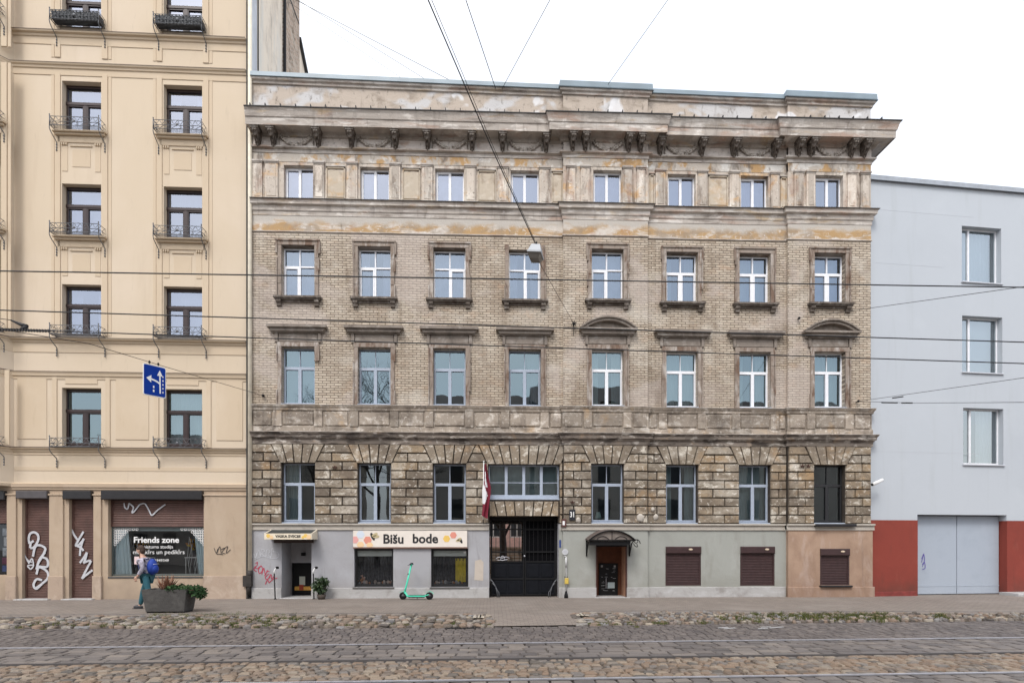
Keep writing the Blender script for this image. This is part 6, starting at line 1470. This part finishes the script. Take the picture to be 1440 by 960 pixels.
m = MB(); m.ball((-.16, 0, 1.715), (.11, .09, .105), 14, 10); m.ball((-.115, 0, 1.66), (.07, .085, .10), 12, 8); m.build('hair', simple('brown_hair', (.05,.03,.02), .8), pe)
for (hx, hy, hz) in ((-.27, .22, .935), (-.165, -.24, .90)):
    m = MB(); m.ball((hx, hy, hz), (.04, .018, .045), 8, 6)
    for k in range(4): L = (.07, .078, .072, .058)[k]; xx = hx-.028+.018*k; m.tube([(xx, hy, hz-.03), (xx-.004, hy, hz-.03-L*.5), (xx+.006, hy+.006, hz-.03-L)], [.0095, .009, .007], 6)
    m.tube([(hx-.03, hy, hz+.01), (hx-.055, hy+.008, hz-.02), (hx-.06, hy+.01, hz-.05)], [.012, .010, .008], 6); m.build('hand', skinm, pe)
for (x, y, z, r) in ((-.30, .10, .045, 0), (.33, -.10, .10, .9)):
    m = MB(); m.ball((0, 0, 0), (.14, .048, .055), 12, 8); m.box(-.14, .12, -.045, .045, -.05, -.03); o = m.build('shoe', shoe, pe, (x, y, z+.005)); o.rotation_euler = (0, r*-.7, 0)
bk = thing('backpack', 'bright blue backpack worn by the walking person', 'backpack', (g.x+.16+.12, g.y+.1, 1.2))
m = MB(); m.ball((.03, 0, .0), (.13, .16, .235), 14, 10); m.ball((.11, 0, -.06), (.08, .13, .13), 12, 8); m.build('bag', simple('royal_blue_cloth', (.01,.045,.30), .7, noise=.15), bk)
m = MB()
for s in (-1, 1): m.tube([(.0, s*.10, .22), (-.17, s*.12, .24), (-.30, s*.12, .10), (-.25, s*.12, -.1), (-.05, s*.12, -.2)], .018, 6)
m.tube([(.12, -.05, .2), (.12, 0, .24), (.12, .05, .2)], .01, 5); m.build('strap', simple('navy_strap', (.01,.02,.1), .7), bk)
m = MB(); m.tube([(.14, -.15, .08), (.2, 0, .09), (.14, .15, .08)], .006, 5); m.build('zip', steel, bk)

# ================================================================== SCOOTER
g = G(586, 842)
sc = thing('electric_scooter', 'mint green electric scooter parked against the wall between the two shop windows', 'scooter', (g.x, -.55, 0), R(-4))
mint = simple('mint_green_paint', (.07,.60,.40), .35, noise=.05)
def wheel(x, r):
    m = MB(); m.lathe([(r-.05, -.028), (r-.012, -.03), (r, -.012), (r, .012), (r-.012, .03), (r-.05, .028)], (x, 0, r), 24, 'y'); w = m.build('wheel', iron, sc)
    m = MB(); m.lathe([(0, -.03), (.045, -.028), (.05, -.012), (r-.045, -.010), (r-.045, .010), (.05, .012), (.045, .028), (0, .03)], (x, 0, r), 16, 'y'); m.build('rim', simple('dark_rim', (.05,.05,.055), .4), w)
wheel(-.44, .125); wheel(.44, .125)
m = MB(); m.tube([(-.40, 0, .20), (-.34, 0, .42), (-.17, 0, 1.12)], [.034, .03, .026], 10); m.tube([(-.17, 0, 1.12), (-.155, 0, 1.17)], .034, 10); m.build('stem', mint, sc)
m = MB(); m.xprism([(-.085, .10), (.085, .10), (.085, .145), (-.085, .145)], -.27, .32); m.tube([(-.39, 0, .27), (-.30, 0, .12), (-.22, 0, .115)], [.035, .04, .04], 10); m.tube([(.3, 0, .13), (.42, 0, .17)], .035, 8); m.build('deck', mint, sc)
m = MB(); m.box(-.25, .30, -.07, .07, .1455, .15); m.box(-.25, .3, -.086, -.084, .07, .1); m.build('grip_mat', iron, sc)
for x in (-.44, .44):
    m = MB(); n = 8
    for k in range(n):
        a0, a1 = R(25+110*k/n), R(25+110*(k+1)/n); r = .145
        m.mesh([(x+r*math.cos(a0), -.035, .125+r*math.sin(a0)), (x+r*math.cos(a1), -.035, .125+r*math.sin(a1)), (x+r*math.cos(a1), .035, .125+r*math.sin(a1)), (x+r*math.cos(a0), .035, .125+r*math.sin(a0)),
            (x+(r+.008)*math.cos(a0), -.035, .125+(r+.008)*math.sin(a0)), (x+(r+.008)*math.cos(a1), -.035, .125+(r+.008)*math.sin(a1)), (x+(r+.008)*math.cos(a1), .035, .125+(r+.008)*math.sin(a1)), (x+(r+.008)*math.cos(a0), .035, .125+(r+.008)*math.sin(a0))],
            [(3, 2, 1, 0), (4, 5, 6, 7), (0, 1, 5, 4), (2, 3, 7, 6)])
    m.build('mudguard', mint, sc)
m = MB(); m.tube([(-.16, -.24, 1.17), (-.165, 0, 1.175), (-.16, .24, 1.17)], .017, 8); m.ball((-.15, 0, 1.2), (.05, .045, .022)); m.tube([(-.16, -.24, 1.17), (-.16, -.12, 1.172)], .023, 8); m.tube([(-.16, .24, 1.17), (-.16, .12, 1.172)], .023, 8)
m.tube([(-.19, -.16, 1.16), (-.24, -.2, 1.15)], .008, 5); m.tube([(-.19, .16, 1.16), (-.24, .2, 1.15)], .008, 5); m.build('handlebar', iron, sc)
m = MB(); m.ball((-.255, 0, .84), (.035, .03, .04)); m.build('lock_box', iron, sc)
m = MB(); m.tube([(0, .06, .10), (.02, .16, .0)], .01, 5); m.build('kickstand', steel, sc)

# ================================================================== WIRES, LAMP, ROAD SIGN
wirem = simple('black_cable', (.015,.015,.017), .6)
def wire(name, label, pts, r, cat='wire', sag=0, group='overhead wires'):
    m = MB(); P = [Vector(p) for p in pts]
    out = []
    for a, b in zip(P, P[1:]):
        n = 14
        for k in range(n): t = k/n; q = a.lerp(b, t); q.z -= sag*4*t*(1-t); out.append(q)
    out.append(P[-1]); m.tube(out, r, 6); return tag(m.build(name, wirem), label, cat, group)
def tro(px0, py0, k0, px1, py1, k1):   # extend well beyond the picture on both sides
    a, b = AIR(px0, py0, k0), AIR(px1, py1, k1); d = b-a; return [a-d*.45, b+d*.45]
wire('tram_wire', 'topmost long tram wire crossing the windows of the fourth storey', tro(0, 381, 11.2, 1440, 404, 12.2), .0125)
wire('tram_wire', 'middle long tram wire crossing just above the third storey windows', tro(0, 436, 11.0, 1440, 481, 12.0), .0115)
wire('tram_wire', 'lowest long tram wire crossing the third storey windows', tro(0, 463, 9.4, 1440, 511, 10.2), .0095)
A_ = AIR(-60, 445, 9.0); B_ = AIR(35, 458, 9.6); 
m = MB(); m.tube([AIR(15, 450, 9.4), AIR(30, 456.5, 9.45), AIR(38, 459, 9.45)], [.012, .03, .035], 6)
for k in range(18): p = AIR(0+4*k, 463.2+.12*k, 9.4); m.box(p.x-.012, p.x+.012, p.y-.012, p.y+.012, p.z-.022, p.z+.022)
m.tube([AIR(38, 459, 9.45), AIR(30, 463, 9.42)], .03, 6); tag(m.build('wire_insulator', wirem), 'black insulator and clips on the lowest tram wire at the left edge', 'insulator')
wire('insulator_wire', 'short slack wire running to the insulator at the left edge', [AIR(-120, 430, 7.5), AIR(15, 450, 9.4)], .006)
# sign wire
s0 = AIR(-260, 395, 6.0); s1 = M0.pt(370, 556, .1); s1 = Vector((s1[0], -.1, s1[1]))
d = s1-s0
# choose depth so the sign hangs on the line
P1, P2 = AIR(125, 483, 12.5), AIR(217, 510, 15.0)
wire('span_wire', 'thin span wire carrying the blue road sign to a wall anchor', [AIR(-200, 430, 9.0), P1, AIR(209, 508.5, 14.8), AIR(222, 512.5, 15.1), s1], .007)
m = MB(); m.ball(s1, .05); m.tube([s1, s1+Vector((.0, .1, 0))], .02); tag(m.build('wall_anchor', iron), 'small black wall anchor holding the sign wire on the brick', 'wire anchor')
# road sign: tilted board
sgn = thing('road_sign', 'blue lane direction road sign with white arrows hanging from a wire', 'road sign', AIR(217.3, 535.5, 15.0), 0)
cw_, ch_ = .36, .40
sgn.rotation_euler = (0, 0, R(54)); sgn.scale = (.76, 1, 1)
mk = MB(); n = 5; rc = .05; pts = []
def rrect(w, h, r):
    o_ = []
    for cx_, cz_, a0 in ((w-r, -h+r, -90), (w-r, h-r, 0), (-w+r, h-r, 90), (-w+r, -h+r, 180)):
        for k in range(n): a = R(a0+90*k/(n-1)); o_.append((cx_+r*math.cos(a), cz_+r*math.sin(a)))
    return o_
mk.prism(rrect(cw_, ch_, .05), -.012, .012); mk.build('sign_back', white, sgn)
mk = MB(); mk.prism(rrect(cw_-.02, ch_-.02, .04), -.016, -.0125); mk.build('sign_face', simple('traffic_blue', (.003,.035,.27), .7, spec=.15), sgn)
m = MB()
def stroke(pts, w, i=0): ribbon(m, pts, w, -.0185-.0006*i)
stroke([(.17, -.30), (.16, .18)], .045); m.prism([(.07, .15), (.25, .15), (.155, .30)], -.020, -.0175)
stroke(smooth_pts([(.165, -.06), (.10, -.02), (-.0, .01), (-.12, .03)]), .045, 1); m.prism([(-.27, .04), (-.12, -.06), (-.11, .13)][::1], -.0206, -.0175)
for k in range(5): m.box(.245, .275, -.0185, -.0165, -.28+.1*k, -.235+.1*k)
for z in (-.16, -.26): m.box(-.06, -.015, -.0185, -.0165, z-.03, z+.03)
m.build('arrows', white, sgn)
m = MB()
for x in (-.16, .12): m.tube([(x, 0, ch_), (x, 0, ch_+.10)], .012, 6); m.box(x-.025, x+.025, -.02, .02, ch_+.03, ch_+.08)
m.build('clamp', iron, sgn)
# street lamp on its cable
LK = 11.5
lp = AIR(753, 359, LK)
la = thing('street_lamp', 'grey box street lamp hanging from a cable before the fourth storey', 'street lamp', lp, R(-12)); la.rotation_euler = (R(0), R(8), R(-14))
m = MB(); m.mesh([(-.13, -.17, .02), (.13, -.17, .02), (.13, .17, .02), (-.13, .17, .02), (-.085, -.11, .17), (.085, -.11, .17), (.085, .11, .17), (-.085, .11, .17)], [(0, 1, 5, 4), (1, 2, 6, 5), (2, 3, 7, 6), (3, 0, 4, 7), (4, 5, 6, 7)]); m.box(-.14, .14, -.18, .18, -.01, .022); m.build('housing', simple('pale_grey_housing', (.40,.42,.44), .5), la)
m = MB(); m.mesh([(-.125, -.165, -.01), (.125, -.165, -.01), (.125, .165, -.01), (-.125, .165, -.01), (-.09, -.11, -.10), (.09, -.11, -.10), (.09, .11, -.10), (-.09, .11, -.10)], [(1, 0, 4, 5), (2, 1, 5, 6), (3, 2, 6, 7), (0, 3, 7, 4), (7, 6, 5, 4)]); m.build('lamp_bowl', simple('dirty_glass_bowl', (.17,.155,.135), .3), la)
m = MB(); m.tube([(0, -.05, .17), (0, -.05, .24)], .014, 6); m.tube([(0, .05, .17), (0, .05, .24)], .014, 6); m.build('hanger', iron, la)
lt = lp+Vector((0, 0, .22))
wire('lamp_cable', 'heavier lamp cable descending from the top edge of the picture to the lamp', [AIR(560, -100, 7.2), AIR(602, 0, 8.3), AIR(690, 205, 10.3), lt], .010)
wire('lamp_cable', 'thin feeder cable running beside the heavier lamp cable', [AIR(566, -100, 7.25), AIR(607, 0, 8.35), AIR(693, 205, 10.32), lt+Vector((.02, 0, 0))], .005)
an = M0.pt(807, 455, RP+.12); an = Vector((an[0], -RP-.12, an[1]))
wire('lamp_stay', 'thin stay running down from the lamp to the wall rosette', [lt, AIR(760, 372, 11.9), an], .006)
m = MB()
for k in range(6): a = k*PI/3+.3; m.tube([an, an+Vector((.10*math.cos(a), -.01, .11*math.sin(a)))], [.03, .008], 5)
m.ball(an, .05); m.tube([an, an+Vector((0, .12, -.02))], .025); m.tube([an+Vector((0, .1, 0)), an+Vector((0, .1, -.38))], .008, 5); m.tube([an+Vector((0, .1, -.1)), an+Vector((.14, .08, -.14))], .008, 5)
tag(m.build('wall_rosette', iron), 'black star shaped wall rosette left of the arched window pediment', 'wire anchor')
# wires against the sky
roof_ = lambda px, off=-.3: Vector((M0.u(px, off), -off, 17.7))
for i, (a, b, r, lb) in enumerate((((645, -30, 17), (697, 121), .008, 'left wire of the pair meeting on the roof edge above the middle'), ((787, -25, 17), (706, 121), .006, 'right wire of the pair meeting on the roof edge above the middle'), ((957, -25, 17), (850, 122), .005, 'faint wire rising right from the raised centre of the roof'),
        ((400, -8, 24), (648, 117), .005, 'upper long faint wire from the chimney down to the roof edge'), ((402, -10, 24), (610, 115), .004, 'lower long faint wire from the chimney down to the roof edge'), ((404, 2, 24), (575, 113), .003, 'faintest lowest wire from the chimney to the roof edge'))):
    A_ = AIR(*a); e = M0.pt(b[0], b[1]+4, .1); wire('roof_wire', lb, [A_, Vector((e[0], -.1, e[1]))], r*1.6, group='wires against the sky')
# right hand anchors
a1 = M0.pt(1124, 447, RP+.1); a1 = Vector((a1[0], -RP-.1, a1[1])); a2 = M0.pt(1207, 564, RP+.1); a2 = Vector((a2[0], -RP-.1, a2[1]))
wire('span_wire', 'thin span wire from the brick beside the right pediment to the upper tram wire', [a1, AIR(1440, 403, 12.2), AIR(1700, 355, 9)], .007, sag=0)
wire('span_wire', 'upper of two span wires leaving the right corner above the belt', [a2, AIR(1440, 531, 14), AIR(1700, 490, 9)], .007)
wire('span_wire', 'lower of two span wires leaving the right corner above the belt', [a2, AIR(1285, 566.5, 17), AIR(1440, 565.5, 14.5), AIR(1700, 562, 10)], .007)
m = MB(); m.tube([AIR(1240, 565.8, 18.3), AIR(1262, 566, 17.8)], .022, 6); m.tube([AIR(1268, 566.2, 17.6), AIR(1283, 566.4, 17.2)], .022, 6); m.tube([AIR(1255, 559.5, 17.5), AIR(1270, 557.5, 17.1)], .018, 6); tag(m.build('wire_insulator', wirem), 'small dark strain insulators on the wires before the grey building', 'insulator')
for p, lb in ((a1, 'small black wall hook on the brick left of the right pediment'), (a2, 'small black wall hook at the right corner of the brick wall')):
    m = MB(); m.ball(p, .045); m.tube([p, p+Vector((0, .12, 0))], .02); tag(m.build('wall_anchor', iron), lb, 'wire anchor')

# ================================================================== ACROSS THE STREET (behind the camera; seen mirrored in the panes)
op_w = weathered('opposite_render', (.55,.50,.44), [((.40,.36,.31), (.5,.5,.5), .5, .7, .6, 801)], bump=0)
for i, (x0, x1, h, c) in enumerate(((-34, -13, 9.5, 'low'), (-9.5, 3.5, 13.6, 'tall'), (4.0, 15, 14.6, 'gabled'), (15.5, 34, 13.2, 'long'))):
    ob = thing('opposite_building', 'plain %s house across the street behind the viewer' % c, 'building', (x0, -33, 0))
    L = x1-x0; m = MB(); n = int(L/2.6); wo_ = [[.8+k*2.5, 1.9+k*2.5, .9+r*3.2, 2.7+r*3.2] for k in range(n-1) for r in range(int(h/3.2))]
    for o in wo_: m.box(o[0], o[1], .02, .05, o[2], o[3], .1)
    m.build('windows', simple('opposite_glass', (.03,.035,.04), .2), ob)
    m = MB(); m.box(0, L, -8, .0, -.1, h); m.build('wall', op_w, ob)
    m = MB(); m.xprism([(.4, h), (-4, h+2.6), (-8.4, h)][::-1], -.2, L+.2); m.build('roof', simple('opposite_roof', (.10,.06,.05), .8), ob)
rn = random.Random(77)
for i, (x, h, lb) in enumerate(((-14.5, 13, 'bare tree across the street, left'), (-9.6, 16, 'tall bare tree across the street, near the middle'), (-6.5, 14, 'smaller bare tree across the street'))):
    tr = thing('street_tree', lb+' behind the viewer', 'tree', (x, -29, 0)); m = MB(); m.tube([(0, 0, -.1), (.1, 0, h*.35), (0, .1, h*.6)], [.25, .18, .12], 8); m.build('trunk', simple('bark', (.07,.055,.045), .9), tr)
    m = MB()
    def br(p, d, L, r, lv):
        e = p+d*L; m.tube([p, p.lerp(e, .5)+Vector((rn.uniform(-.1, .1), 0, rn.uniform(0, .15))), e], [r, r*.8, r*.55], 4, cap=False)
        if lv:
            for k in range(4): br(p.lerp(e, rn.uniform(.4, 1)), (d+Vector((rn.gauss(0, .55), rn.gauss(0, .55), rn.gauss(.1, .3)))).normalized(), L*rn.uniform(.5, .75), r*.5, lv-1)
    for k in range(7): br(Vector((0, 0, h*(.3+.05*k))), Vector((rn.gauss(0, .6), rn.gauss(0, .6), 1)).normalized(), h*.28, .09, 4)
    m.build('crown', simple('twigs', (.05,.04,.035), .9), tr)
